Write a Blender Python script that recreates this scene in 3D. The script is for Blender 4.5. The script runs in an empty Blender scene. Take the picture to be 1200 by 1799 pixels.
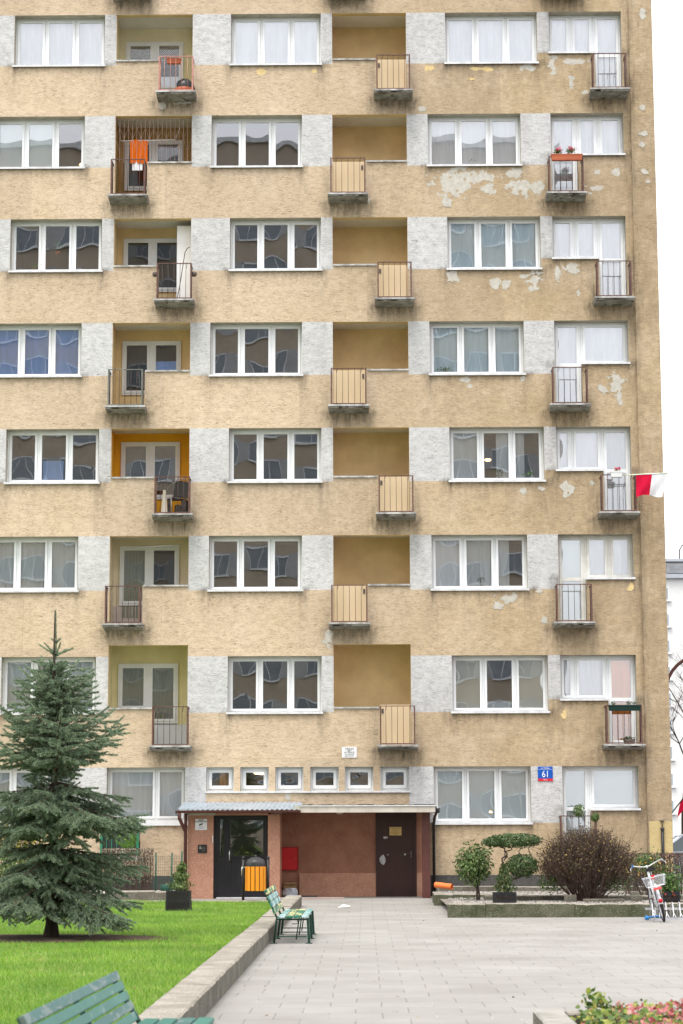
import bpy, math, random
import numpy as np
from mathutils import Matrix, Vector, noise
R = math.radians
rng = random.Random(7)
nrg = np.random.default_rng(11)
sc = bpy.context.scene
COL = sc.collection

# ------------------------------------------------------------------ camera
CAM_LOC = (-7.42, -52.126, 1.555)
PITCH, YAW, ROLL = 0.14861, 0.01044, -0.0029
cd = bpy.data.cameras.new("camera")
cam = bpy.data.objects.new("camera", cd)
COL.objects.link(cam)
sc.camera = cam
cd.sensor_fit = 'VERTICAL'
cd.sensor_height = 36.0
cd.sensor_width = 24.0
cd.lens = 3745.0 / 1799.0 * 36.0
cd.clip_start = 0.5
cd.clip_end = 3000
cd.dof.use_dof = True
cd.dof.focus_distance = 47.0
cd.dof.aperture_fstop = 5.6
_c, _s = math.cos(YAW), math.sin(YAW)
fw = Vector((-_s, _c, 0)); rt = Vector((_c, _s, 0)); up = Vector((0, 0, 1))
_cp, _sp = math.cos(PITCH), math.sin(PITCH)
F = fw * _cp + up * _sp
U = up * _cp - fw * _sp
_cr, _sr = math.cos(ROLL), math.sin(ROLL)
RX = rt * _cr + U * _sr
UY = U * _cr - rt * _sr
M = Matrix((RX, UY, -F)).transposed().to_4x4()
M.translation = Vector(CAM_LOC)
cam.matrix_world = M

# ------------------------------------------------------------------ world, sun, exposure
SUN_EL, SUN_ROT = R(66), R(205)      # sky rotation: 0 = +Y, clockwise from above
w = bpy.data.worlds.new("World"); sc.world = w; w.use_nodes = True
nt = w.node_tree; nt.nodes.clear()
sky = nt.nodes.new('ShaderNodeTexSky'); sky.sky_type = 'NISHITA'; sky.sun_disc = False
sky.sun_elevation = SUN_EL; sky.sun_rotation = SUN_ROT
sky.air_density = 1.0; sky.dust_density = 4.0; sky.ozone_density = 1.0
hs = nt.nodes.new('ShaderNodeHueSaturation'); hs.inputs['Saturation'].default_value = 0.22
mx = nt.nodes.new('ShaderNodeMixRGB'); mx.blend_type = 'MIX'; mx.inputs['Fac'].default_value = 0.6
mx.inputs['Color2'].default_value = (11.0, 11.2, 11.6, 1)          # even cloud layer over the clear sky
bg = nt.nodes.new('ShaderNodeBackground'); bg.inputs['Strength'].default_value = 0.12
wo = nt.nodes.new('ShaderNodeOutputWorld')
nt.links.new(sky.outputs[0], hs.inputs['Color']); nt.links.new(hs.outputs[0], mx.inputs['Color1'])
nt.links.new(mx.outputs[0], bg.inputs['Color']); nt.links.new(bg.outputs[0], wo.inputs['Surface'])
sl = bpy.data.lights.new("sun", 'SUN'); sl.energy = 1.2; sl.angle = R(20); sl.color = (1.0, 0.965, 0.91)
sun = bpy.data.objects.new("sun", sl); COL.objects.link(sun)
sd = Vector((math.sin(SUN_ROT) * math.cos(SUN_EL), math.cos(SUN_ROT) * math.cos(SUN_EL), math.sin(SUN_EL)))
sun.rotation_euler = sd.to_track_quat('Z', 'Y').to_euler()
sc.view_settings.view_transform = 'Standard'; sc.view_settings.look = 'None'
sc.view_settings.exposure = 1.0; sc.view_settings.gamma = 1.0
sc.cycles.max_bounces = 8; sc.cycles.transparent_max_bounces = 12

# ------------------------------------------------------------------ helpers: materials
def _n(nt, t, **kw):
    n = nt.nodes.new(t)
    for k, v in kw.items(): setattr(n, k, v)
    return n

def base_mat(name):
    m = bpy.data.materials.new(name); m.use_nodes = True
    nt = m.node_tree
    b = nt.nodes['Principled BSDF']
    return m, nt, b

def ramp(nt, src, p0, p1, c0=(0, 0, 0, 1), c1=(1, 1, 1, 1)):
    r = nt.nodes.new('ShaderNodeValToRGB')
    r.color_ramp.elements[0].position = p0; r.color_ramp.elements[1].position = p1
    r.color_ramp.elements[0].color = c0; r.color_ramp.elements[1].color = c1
    nt.links.new(src, r.inputs[0])
    return r.outputs[0]

def mixc(nt, fac, a, b, mode='MIX'):
    m = nt.nodes.new('ShaderNodeMixRGB'); m.blend_type = mode
    for i, v in ((0, fac), (1, a), (2, b)):
        if isinstance(v, (int, float)): m.inputs[i].default_value = v
        elif isinstance(v, tuple): m.inputs[i].default_value = (*v[:3], 1)
        else: nt.links.new(v, m.inputs[i])
    return m.outputs[0]

def noise_tex(nt, scale=(1, 1, 1), s=5.0, detail=4.0, rough=.55, dist=0.0, coord='Object'):
    tc = nt.nodes.new('ShaderNodeTexCoord'); mp = nt.nodes.new('ShaderNodeMapping')
    mp.inputs['Scale'].default_value = scale
    n = nt.nodes.new('ShaderNodeTexNoise')
    n.inputs['Scale'].default_value = s; n.inputs['Detail'].default_value = detail
    n.inputs['Roughness'].default_value = rough; n.inputs['Distortion'].default_value = dist
    nt.links.new(tc.outputs[coord], mp.inputs[0]); nt.links.new(mp.outputs[0], n.inputs['Vector'])
    return n.outputs['Fac']

def bump(nt, b, h, strength=.4, dist=.01):
    bp = nt.nodes.new('ShaderNodeBump'); bp.inputs['Strength'].default_value = strength
    bp.inputs['Distance'].default_value = dist
    nt.links.new(h, bp.inputs['Height']); nt.links.new(bp.outputs[0], b.inputs['Normal'])

def pm(name, c1, c2=None, s=6.0, rough=.7, bs=0.0, bscale=60.0, metal=0.0, spec=.3, lo=.35, hi=.65, stretch=(1, 1, 1), fleck=None):
    """general procedural material: two colours in noise patches, fine bump, optional flecks"""
    m, nt, b = base_mat(name)
    c2 = c2 or tuple(v * .75 for v in c1)
    f = ramp(nt, noise_tex(nt, stretch, s, 5, .6), lo, hi)
    col = mixc(nt, f, c1, c2)
    if fleck:
        g = ramp(nt, noise_tex(nt, (1, 1, 1), fleck[1], 2, .6), fleck[2], fleck[2] + .06)
        col = mixc(nt, g, col, fleck[0])
    nt.links.new(col, b.inputs['Base Color'])
    b.inputs['Roughness'].default_value = rough; b.inputs['Metallic'].default_value = metal
    b.inputs['Specular IOR Level'].default_value = spec
    if bs: bump(nt, b, noise_tex(nt, stretch, bscale, 4, .6), bs, .01)
    return m

def leaf_mat(name, cols, rough=.55, trans=.25):
    """leaves: a colour per leaf, a little light passing through"""
    m, nt, b = base_mat(name)
    g = nt.nodes.new('ShaderNodeNewGeometry')
    r = nt.nodes.new('ShaderNodeValToRGB'); r.color_ramp.interpolation = 'LINEAR'
    els = r.color_ramp.elements
    while len(els) < len(cols): els.new(.5)
    for i, (p, c) in enumerate(cols):
        els[i].position = p; els[i].color = (*c, 1)
    nt.links.new(g.outputs['Random Per Island'], r.inputs[0])
    nt.links.new(r.outputs[0], b.inputs['Base Color'])
    b.inputs['Roughness'].default_value = rough; b.inputs['Specular IOR Level'].default_value = .35
    if trans:
        t = nt.nodes.new('ShaderNodeBsdfTranslucent'); nt.links.new(r.outputs[0], t.inputs[0])
        ms = nt.nodes.new('ShaderNodeMixShader'); ms.inputs[0].default_value = trans
        nt.links.new(b.outputs[0], ms.inputs[1]); nt.links.new(t.outputs[0], ms.inputs[2])
        nt.links.new(ms.outputs[0], nt.nodes['Material Output'].inputs['Surface'])
    return m

def plaster(name, ca, cb, groove, grime=(.075, .06, .045), xfade=None, panels=False, gs=1.0):
    """combed plaster: horizontal torn grooves, blotches, soot from the 'dirt' attribute"""
    m, nt, b = base_mat(name)
    big = ramp(nt, noise_tex(nt, (1, 1, 1), .55, 5, .62), .34, .68)
    col = mixc(nt, big, ca, cb)
    if xfade:
        tc = nt.nodes.new('ShaderNodeTexCoord'); sx = nt.nodes.new('ShaderNodeSeparateXYZ')
        nt.links.new(tc.outputs['Object'], sx.inputs[0])
        mr = nt.nodes.new('ShaderNodeMapRange')
        mr.inputs['From Min'].default_value = xfade[1]; mr.inputs['From Max'].default_value = xfade[2]
        nt.links.new(sx.outputs['X'], mr.inputs['Value'])
        k = nt.nodes.new('ShaderNodeMath'); k.operation = 'MULTIPLY'
        nt.links.new(mr.outputs[0], k.inputs[0])
        nt.links.new(ramp(nt, noise_tex(nt, (1, 1, 1), .9, 4, .6), .2, .55), k.inputs[1])
        col = mixc(nt, k.outputs[0], col, xfade[0])
    if panels:      # bays repainted at different times
        tp = nt.nodes.new('ShaderNodeTexCoord'); mq = nt.nodes.new('ShaderNodeMapping'); mq.inputs['Rotation'].default_value = (R(90), 0, 0); mq.inputs['Location'].default_value = (2.2, .6, 0)
        nt.links.new(tp.outputs['Object'], mq.inputs[0])
        bk = nt.nodes.new('ShaderNodeTexBrick'); bk.inputs['Scale'].default_value = 1; bk.inputs['Brick Width'].default_value = 3.4; bk.inputs['Row Height'].default_value = 2.7; bk.inputs['Mortar Size'].default_value = .006
        bk.inputs['Color1'].default_value = (.85, .85, .865, 1); bk.inputs['Color2'].default_value = (1, 1, 1, 1); bk.inputs['Mortar'].default_value = (.84, .82, .80, 1)
        nt.links.new(mq.outputs[0], bk.inputs['Vector']); col = mixc(nt, 1.0, col, bk.outputs['Color'], 'MULTIPLY')
    mid = ramp(nt, noise_tex(nt, (1.5, 1.5, 3), 3.0, 4, .6), .38, .75)
    md = nt.nodes.new('ShaderNodeMath'); md.operation = 'MULTIPLY'; md.inputs[1].default_value = .34
    nt.links.new(mid, md.inputs[0])
    col = mixc(nt, md.outputs[0], col, groove)
    fs = noise_tex(nt, (11 * gs, 11 * gs, 62 * gs), 1.0, 5, .68, 1.2)
    gr = ramp(nt, fs, .40, .46, (1, 1, 1, 1), (0, 0, 0, 1))
    hi = ramp(nt, fs, .56, .68)
    hm = nt.nodes.new('ShaderNodeMath'); hm.operation = 'MULTIPLY'; hm.inputs[1].default_value = .35
    nt.links.new(hi, hm.inputs[0]); col = mixc(nt, hm.outputs[0], col, tuple(min(.8, v * 1.22) for v in ca))
    g2 = nt.nodes.new('ShaderNodeMath'); g2.operation = 'MULTIPLY'
    nt.links.new(gr, g2.inputs[0]); nt.links.new(ramp(nt, noise_tex(nt, (1, 1, 1), 2.2, 3, .6), .3, .7, (.3, .3, .3, 1), (.95, .95, .95, 1)), g2.inputs[1])
    col = mixc(nt, g2.outputs[0], col, groove)
    at = nt.nodes.new('ShaderNodeAttribute'); at.attribute_name = 'dirt_dark'
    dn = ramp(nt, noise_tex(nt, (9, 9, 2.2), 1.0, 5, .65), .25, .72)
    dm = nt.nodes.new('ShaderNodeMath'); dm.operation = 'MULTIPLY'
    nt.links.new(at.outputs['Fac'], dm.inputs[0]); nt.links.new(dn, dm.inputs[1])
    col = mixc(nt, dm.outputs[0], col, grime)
    nt.links.new(col, b.inputs['Base Color'])
    b.inputs['Roughness'].default_value = .92; b.inputs['Specular IOR Level'].default_value = .15
    bump(nt, b, fs, .6, .014)
    return m

def glass_mat(name, refl=.17, tint=(.98, .99, .985)):
    m, nt, b = base_mat(name); nt.nodes.remove(b)
    t = nt.nodes.new('ShaderNodeBsdfTransparent'); t.inputs[0].default_value = (*tint, 1)
    g = nt.nodes.new('ShaderNodeBsdfGlossy'); g.inputs['Roughness'].default_value = .004
    g.inputs['Color'].default_value = (.96, .97, 1.0, 1)
    lw = nt.nodes.new('ShaderNodeFresnel'); lw.inputs['IOR'].default_value = 1.45
    ad = nt.nodes.new('ShaderNodeMath'); ad.operation = 'ADD'; ad.use_clamp = True; ad.inputs[1].default_value = refl
    nt.links.new(lw.outputs[0], ad.inputs[0])
    ms = nt.nodes.new('ShaderNodeMixShader')
    nt.links.new(ad.outputs[0], ms.inputs[0]); nt.links.new(t.outputs[0], ms.inputs[1]); nt.links.new(g.outputs[0], ms.inputs[2])
    nt.links.new(ms.outputs[0], nt.nodes['Material Output'].inputs['Surface'])
    return m

def cloth_mat(name, col, trans=.35, s=8.0, col2=None):
    m, nt, b = base_mat(name)
    c = mixc(nt, ramp(nt, noise_tex(nt, (1, 1, .15), s, 3, .5), .35, .7), col, col2 or tuple(v * .86 for v in col))
    nt.links.new(c, b.inputs['Base Color']); b.inputs['Roughness'].default_value = .9
    b.inputs['Specular IOR Level'].default_value = .1
    t = nt.nodes.new('ShaderNodeBsdfTranslucent'); nt.links.new(c, t.inputs[0])
    ms = nt.nodes.new('ShaderNodeMixShader'); ms.inputs[0].default_value = trans
    nt.links.new(b.outputs[0], ms.inputs[1]); nt.links.new(t.outputs[0], ms.inputs[2])
    nt.links.new(ms.outputs[0], nt.nodes['Material Output'].inputs['Surface'])
    return m

def emit_mat(name, col, st):
    m, nt, b = base_mat(name)
    b.inputs['Base Color'].default_value = (*col, 1)
    b.inputs['Emission Color'].default_value = (*col, 1); b.inputs['Emission Strength'].default_value = st
    return m

def peeling_paint(name, paint, paint2, under, amount=.5, s=9.0, stretch=(1, 1, 1)):
    m, nt, b = base_mat(name)
    p = mixc(nt, ramp(nt, noise_tex(nt, stretch, 4, 4, .6), .35, .65), paint, paint2)
    k = ramp(nt, noise_tex(nt, stretch, s, 5, .7), amount, amount + .03)
    nt.links.new(mixc(nt, k, p, under), b.inputs['Base Color'])
    b.inputs['Roughness'].default_value = .5; b.inputs['Specular IOR Level'].default_value = .35
    bump(nt, b, noise_tex(nt, stretch, 40, 4, .6), .25, .004)
    return m

# ------------------------------------------------------------------ helpers: meshes
class MB:
    def __init__(self):
        self.v = []; self.f = []; self.m = []; self.sm = []
    def face(self, pts, mi=0, smooth=False):
        n = len(self.v); self.v.extend([tuple(p) for p in pts]); self.f.append(tuple(range(n, n + len(pts)))); self.m.append(mi); self.sm.append(smooth)
    def raw(self, vs, fs, mi=0, smooth=False):
        n = len(self.v); self.v.extend([tuple(p) for p in vs])
        for f in fs: self.f.append(tuple(i + n for i in f)); self.m.append(mi); self.sm.append(smooth)
    def box(self, x0, x1, y0, y1, z0, z1, mi=0, rot=None, piv=None):
        vs = [(x, y, z) for z in (z0, z1) for y in (y0, y1) for x in (x0, x1)]
        if rot is not None:
            p = Vector(piv if piv is not None else ((x0 + x1) / 2, (y0 + y1) / 2, (z0 + z1) / 2))
            vs = [tuple(rot @ (Vector(a) - p) + p) for a in vs]
        self.raw(vs, [(0, 2, 3, 1), (4, 5, 7, 6), (0, 1, 5, 4), (2, 6, 7, 3), (0, 4, 6, 2), (1, 3, 7, 5)], mi)
        return self
    def tube(self, pts, r, n=8, mi=0, cap=True, smooth=True):
        pts = [Vector(p) for p in pts]; k = len(pts)
        rs = r if isinstance(r, (list, tuple)) else [r] * k
        vs = []
        prev = None
        for i, p in enumerate(pts):
            d = (pts[min(i + 1, k - 1)] - pts[max(i - 1, 0)])
            if d.length < 1e-9: d = Vector((0, 0, 1))
            d.normalize()
            a = prev if prev is not None else (Vector((0, 0, 1)) if abs(d.z) < .9 else Vector((1, 0, 0)))
            s = d.cross(a)
            if s.length < 1e-6: s = d.cross(Vector((0, 1, .2)))
            s.normalize(); u = s.cross(d).normalized(); prev = u
            for j in range(n):
                t = 2 * math.pi * j / n
                vs.append(tuple(p + (s * math.cos(t) + u * math.sin(t)) * rs[i]))
        fs = []
        for i in range(k - 1):
            for j in range(n):
                a = i * n + j; b = i * n + (j + 1) % n
                fs.append((a, a + n, b + n, b))
        self.raw(vs, fs, mi, smooth)
        if cap:
            m0 = len(self.v) - len(vs)
            self.f.append(tuple(m0 + j for j in range(n))); self.m.append(mi); self.sm.append(False)
            self.f.append(tuple(m0 + (k - 1) * n + n - 1 - j for j in range(n))); self.m.append(mi); self.sm.append(False)
        return self
    def lathe(self, prof, n=20, mi=0, c=(0, 0, 0), smooth=True):
        vs = []
        for (r, z) in prof:
            for j in range(n):
                t = 2 * math.pi * j / n
                vs.append((c[0] + r * math.cos(t), c[1] + r * math.sin(t), c[2] + z))
        fs = []
        for i in range(len(prof) - 1):
            for j in range(n):
                a = i * n + j; b = i * n + (j + 1) % n
                fs.append((a, b, b + n, a + n))
        self.raw(vs, fs, mi, smooth)
        return self
    def prism(self, poly, y0, y1, mi=0):
        """poly in (x, z), extruded along y"""
        n = len(poly)
        vs = [(x, y0, z) for x, z in poly] + [(x, y1, z) for x, z in poly]
        fs = [tuple(range(n)), tuple(range(2 * n - 1, n - 1, -1))]
        fs += [((i + 1) % n, i, i + n, (i + 1) % n + n) for i in range(n)]
        self.raw(vs, fs, mi)
        return self
    def grid(self, fn, nu, nv, mi=0, smooth=True):
        vs = [fn(i / nu, j / nv) for j in range(nv + 1) for i in range(nu + 1)]
        fs = [(j * (nu + 1) + i, j * (nu + 1) + i + 1, (j + 1) * (nu + 1) + i + 1, (j + 1) * (nu + 1) + i) for j in range(nv) for i in range(nu)]
        self.raw(vs, fs, mi, smooth)
        return self
    def build(self, name, mats, parent=None, bevel=0.0, fix=True):
        me = bpy.data.meshes.new(name)
        me.from_pydata(self.v, [], self.f)
        mats = mats if isinstance(mats, (list, tuple)) else [mats]
        for m in mats: me.materials.append(m)
        me.polygons.foreach_set('material_index', self.m)
        me.polygons.foreach_set('use_smooth', self.sm)
        me.update()
        o = bpy.data.objects.new(name, me); COL.objects.link(o)
        if parent: o.parent = parent
        if bevel:
            md = o.modifiers.new('bevel', 'BEVEL'); md.width = bevel; md.segments = 2; md.limit_method = 'ANGLE'; md.angle_limit = R(50)
        return o

def np_mesh(name, verts, k, mats, parent=None, mi=None):
    """verts: (N*k,3) array of N separate k-gons"""
    verts = np.asarray(verts, np.float32).reshape(-1, 3)
    n = len(verts) // k
    me = bpy.data.meshes.new(name)
    me.vertices.add(len(verts)); me.vertices.foreach_set('co', verts.ravel())
    me.loops.add(n * k); me.loops.foreach_set('vertex_index', np.arange(n * k, dtype=np.int32))
    me.polygons.add(n); me.polygons.foreach_set('loop_start', np.arange(0, n * k, k, dtype=np.int32))
    me.polygons.foreach_set('loop_total', np.full(n, k, np.int32))
    mats = mats if isinstance(mats, (list, tuple)) else [mats]
    for m in mats: me.materials.append(m)
    if mi is not None: me.polygons.foreach_set('material_index', np.asarray(mi, np.int32))
    me.update(); me.validate()
    o = bpy.data.objects.new(name, me); COL.objects.link(o)
    if parent: o.parent = parent
    return o

def tag(o, label=None, cat=None, group=None, kind=None):
    if label: o['label'] = label
    if cat: o['category'] = cat
    if group: o['group'] = group
    if kind: o['kind'] = kind
    return o

def thing(name, label, cat, loc=(0, 0, 0), rz=0.0, group=None):
    o = bpy.data.objects.new(name, None); COL.objects.link(o)
    o.location = loc; o.rotation_euler = (0, 0, rz); o.empty_display_size = .2
    return tag(o, label, cat, group)

def copy_tree(o, parent=None):
    c = o.copy(); COL.objects.link(c); c.parent = parent
    for ch in o.children: copy_tree(ch, c)
    return c

def unit(v):
    return v / np.maximum(np.linalg.norm(v, axis=-1, keepdims=True), 1e-9)

def leaf_quads(P, size, N=None, aspect=.55, k=4, jitter=.35, D=None):
    """leaf shaped polygons at points P facing roughly N; D the way each leaf points"""
    P = np.asarray(P, float); n = len(P)
    if N is None: N = nrg.normal(size=(n, 3))
    N = unit(np.asarray(N, float) + nrg.normal(size=(n, 3)) * jitter)
    if D is None: D = nrg.normal(size=(n, 3))
    T = unit(D - N * np.sum(D * N, -1, keepdims=True)); B = np.cross(N, T)
    s = size * (0.65 + .7 * nrg.random((n, 1))) if np.isscalar(size) else np.asarray(size).reshape(-1, 1)
    if k == 4:
        shp = [(-.5, 0), (0, -.5 * aspect), (.5, 0), (0, .5 * aspect)]
    else:
        shp = [(-.5, 0), (-.2, -.42 * aspect), (.22, -.46 * aspect), (.5, 0), (.22, .46 * aspect), (-.2, .42 * aspect)]
    V = np.stack([P + T * (a * s) + B * (b * s) for a, b in shp], 1)
    return V.reshape(-1, 3)

def blob(n, c, r, shell=.55, bump_=.18, f=2.0, seed=0.0):
    """points through the outer part of a lumpy ellipsoid, and outward normals"""
    d = unit(nrg.normal(size=(n, 3)))
    lump = np.array([1 + bump_ * noise.noise(Vector(tuple(a * f)) + Vector((seed, seed * 1.7, 3))) * 2 for a in d])
    rad = (shell + (1 - shell) * nrg.random(n) ** .6) * lump
    return np.asarray(c) + d * rad[:, None] * np.asarray(r), d

def text_mesh(body, size, mat, parent, name='lettering', loc=(0, 0, 0), align='CENTER', ext=.0012, bold=0.0, sx=1.0):
    cu = bpy.data.curves.new(name, 'FONT'); cu.body = body; cu.size = size; cu.align_x = align; cu.align_y = 'CENTER'
    cu.extrude = ext; cu.offset = bold
    t = bpy.data.objects.new(name, cu); COL.objects.link(t)
    dg = bpy.context.evaluated_depsgraph_get(); dg.update()
    me = bpy.data.meshes.new_from_object(t.evaluated_get(dg))
    bpy.data.objects.remove(t); me.materials.clear(); me.materials.append(mat)
    me.transform(Matrix.Diagonal((sx, 1, 1, 1)))
    me.transform(Matrix.Rotation(R(90), 4, 'X'))
    o = bpy.data.objects.new(name, me); COL.objects.link(o); o.parent = parent; o.location = loc
    return o

# ------------------------------------------------------------------ materials
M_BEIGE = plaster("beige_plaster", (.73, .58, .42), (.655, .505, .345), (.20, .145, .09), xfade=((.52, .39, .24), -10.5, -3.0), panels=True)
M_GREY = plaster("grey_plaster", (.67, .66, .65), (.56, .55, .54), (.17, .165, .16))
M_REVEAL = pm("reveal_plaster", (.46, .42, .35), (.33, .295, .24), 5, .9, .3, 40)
M_PEEL = pm("bare_render", (.55, .52, .455), (.44, .41, .355), 9, .95, .4, 50)
M_PEELY = pm("chipped_paint", (.72, .55, .27), (.62, .46, .22), 9, .95, .3, 50)
M_LOG = pm("ochre_plaster", (.88, .67, .37), (.62, .45, .235), 1.1, .9, .35, 14, lo=.30, hi=.72)
M_LOG1 = pm("pale_yellow_paint", (.80, .72, .44), (.74, .65, .38), 3, .85, .2, 40)
M_LOG2 = plaster("brown_ochre_plaster", (.52, .34, .14), (.44, .28, .11), (.30, .18, .07), gs=.6)
M_LOG5 = pm("amber_paint", (.80, .40, .015), (.76, .36, .012), 3, .6, .1, 40)
M_LOG6 = pm("cream_paint", (.76, .66, .48), (.70, .59, .41), 3, .85, .2, 40)
M_LOG7 = pm("olive_yellow_paint", (.76, .68, .40), (.70, .61, .34), 3, .85, .2, 40)
M_CEIL = pm("ceiling_whitewash", (.80, .78, .75), (.72, .70, .66), 3, .9, .2, 30)
M_UPVC = pm("white_window_plastic", (.80, .81, .82), (.74, .75, .76), 3, .32, spec=.45)
M_UPVC2 = pm("old_white_paint", (.70, .68, .64), (.60, .58, .53), 5, .5, .2, 40)
M_SILL = pm("sill_sheet", (.72, .72, .72), (.55, .55, .55), 6, .4, .1, 30, spec=.4)
M_DARKTIN = pm("dark_tin", (.07, .06, .055), (.13, .10, .085), 8, .6, .2, 30)
M_SLAB = pm("slab_concrete", (.34, .325, .29), (.15, .14, .12), 4, .95, .5, 30, fleck=((.10, .085, .07), 5.0, .60))
M_FLASH = pm("white_flashing", (.56, .55, .53), (.22, .205, .185), 5, .5, .2, 30)
M_RUST = pm("brown_rail_paint", (.10, .052, .042), (.16, .082, .065), 10, .6, .3, 40)
M_ROSE = pm("faded_rose_rail_paint", (.52, .27, .22), (.40, .18, .14), 10, .6, .2, 40)
M_GREENRAIL = pm("grey_green_rail_paint", (.17, .19, .17), (.12, .12, .10), 10, .6, .2, 40)
M_BAR = pm("thin_bar_paint", (.055, .038, .032), (.10, .06, .05), 12, .6)
M_TAN = pm("tan_sheet", (.62, .475, .305), (.56, .42, .255), 2.5, .7, .1, 30, stretch=(1, 1, .2))
M_PINKLIT = pm("pale_pink_lit_wall", (.62, .53, .49), (.56, .47, .42), 2.5, .7)
M_WHITESHEET = pm("white_sheet", (.72, .73, .76), (.66, .67, .70), 2.5, .6)
M_GLASS = glass_mat("window_glass", .22)
M_GLASS_DULL = glass_mat("loggia_glass", .07)
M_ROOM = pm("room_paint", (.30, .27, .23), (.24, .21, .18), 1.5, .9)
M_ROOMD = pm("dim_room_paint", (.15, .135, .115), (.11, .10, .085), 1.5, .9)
M_SHEER = cloth_mat("sheer_curtain", (.90, .91, .95), .12)
M_SHEERG = cloth_mat("grey_sheer_curtain", (.70, .73, .75), .12)
M_SHEERB = cloth_mat("bluish_sheer_curtain", (.74, .87, .94), .1)
M_BLUE = cloth_mat("blue_blind", (.30, .46, .82), .12)
M_BLINDB = cloth_mat("beige_blind", (.72, .70, .62), .1, 1.5)
M_FROST = cloth_mat("frosted_blind", (.84, .90, .91), .08, 1.0)
M_ORANGEC = cloth_mat("orange_curtain", (.95, .40, .12), .1)
M_PLINTH = pm("dark_plinth_stone", (.085, .08, .075), (.055, .052, .05), 14, .8, .5, 70, fleck=((.2, .19, .18), 120, .68))

# ------------------------------------------------------------------ the apartment building
ODD = {7, 5, 3, 1}
def SOF(k): return 3.38 + 2.70 * k
def HEAD(k): return 5.80 if k == 1 else (3.10 if k == 0 else SOF(k))
def SILL(k): return {1: 4.42, 0: 1.74}.get(k, SOF(k) - 1.355)
def PAR(k): return 4.53 if k == 1 else SOF(k) - 1.24
def DSILL(k): return {1: 4.72, 0: 2.07}.get(k, SOF(k) - 1.09)
def SLABZ(k): return {1: 3.605, 0: 0.98}.get(k, SOF(k) - 2.215)
def RAIL(k): return {0: 1.91}.get(k, SOF(k) - 1.285 if k > 1 else 4.555)
XA = lambda k: (-16.31, -13.99) if k in ODD else (-16.78, -14.47)
XB = lambda k: (-10.76, -8.46) if k in ODD else (-11.24, -8.94)
XC = lambda k: (-5.28, -2.93) if k in ODD else (-5.75, -3.39)
XL1, XL2 = (-13.69, -11.74), (-8.17, -6.28)
BL1 = lambda k: (-12.56, -11.68) if k in ODD else (-13.74, -12.87)
BL2 = lambda k: (-7.05, -6.19) if k in ODD else (-8.22, -7.33)
BD = lambda k: (-1.59, -.72) if k in ODD else (-2.74, -1.86)
XD = (-2.63, -.78)
DX = {k: (-1.47 if k in ODD else -1.95) for k in range(9)}
WL, WR, WTOP = -24.0, 0.0, 26.4
XREC = -.60                      # inner edge of the end wall that stands slightly proud

bld = thing("apartment_building", "tall beige and grey plastered apartment block with white windows and small brown railed balconies", "apartment building")

# openings: (x0, x1, z0, z1, depth, reveal material index)
OP = []
for k in range(0, 9):
    for X in (XA(k), XC(k)) + ((XB(k),) if k else ()):
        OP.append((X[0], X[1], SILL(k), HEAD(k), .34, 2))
    OP.append((XD[0], XD[1], DSILL(k), HEAD(k), .34, 2))
    OP.append((XD[0], DX[k], SLABZ(k), DSILL(k), .34, 2) if k not in ODD else (DX[k], XD[1], SLABZ(k), DSILL(k), .34, 2))
    if k:
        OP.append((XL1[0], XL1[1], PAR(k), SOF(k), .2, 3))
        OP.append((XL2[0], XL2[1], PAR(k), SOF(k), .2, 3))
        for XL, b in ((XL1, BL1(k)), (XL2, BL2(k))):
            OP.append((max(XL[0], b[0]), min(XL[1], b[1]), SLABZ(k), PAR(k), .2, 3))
OP.append((-13.69, -11.78, 1.82, 3.10, .34, 2))
OP.append((-13.69, -12.86, .98, 1.82, .34, 2))
SMALL = [(-11.27, -10.6), (-10.44, -9.75), (-9.59, -8.91), (-8.74, -8.05), (-7.9, -7.21), (-7.04, -6.34)]
for a, b in SMALL: OP.append((a, b, 2.52, 3.10, .24, 2))
# grey panels between the openings
GP = []
for k in range(0, 9):
    A, B, C = XA(k), XB(k), XC(k)
    z0, z1 = SILL(k), HEAD(k)
    if k == 0:
        sp = [(-24, A[0]), (A[1], -13.69), (-11.78, -11.27), (-6.34, C[0])]
    else:
        sp = [(-24, A[0]), (A[1], XL1[0]), (XL1[1], B[0]), (B[1], XL2[0]), (XL2[1], C[0])]
    for a, b in sp: GP.append((a, b, z0 if k else 1.74, z1))
    GP.append((C[1], XD[0], DSILL(k) if k in ODD else SILL(k), z1))

rx = lambda vals: sorted(set(round(v, 3) for v in vals))
xs = rx([WL, WR, XREC, XREC + .006] + [v for o in OP for v in o[:2]] + [v for g in GP for v in g[:2]])
zs = rx([.50, WTOP] + [v for o in OP for v in o[2:4]] + [v for g in GP for v in g[2:]])
def subdiv(a, step):
    out = []
    for i in range(len(a) - 1):
        n = max(1, int(math.ceil((a[i + 1] - a[i]) / step)))
        out += [a[i] + (a[i + 1] - a[i]) * j / n for j in range(n)]
    return out + [a[-1]]
xs = subdiv(xs, .16); zs = subdiv(zs, .14)
nx, nz = len(xs) - 1, len(zs) - 1
cx = np.array([(xs[i] + xs[i + 1]) / 2 for i in range(nx)]); cz = np.array([(zs[j] + zs[j + 1]) / 2 for j in range(nz)])
opn = -np.ones((nx, nz), int); grey = np.zeros((nx, nz), bool)
for i, o in enumerate(OP):
    opn[np.ix_((cx > o[0]) & (cx < o[1]), (cz > o[2]) & (cz < o[3]))] = i
for g in GP:
    grey[np.ix_((cx > g[0]) & (cx < g[1]), (cz > g[2]) & (cz < g[3]))] = True

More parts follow.
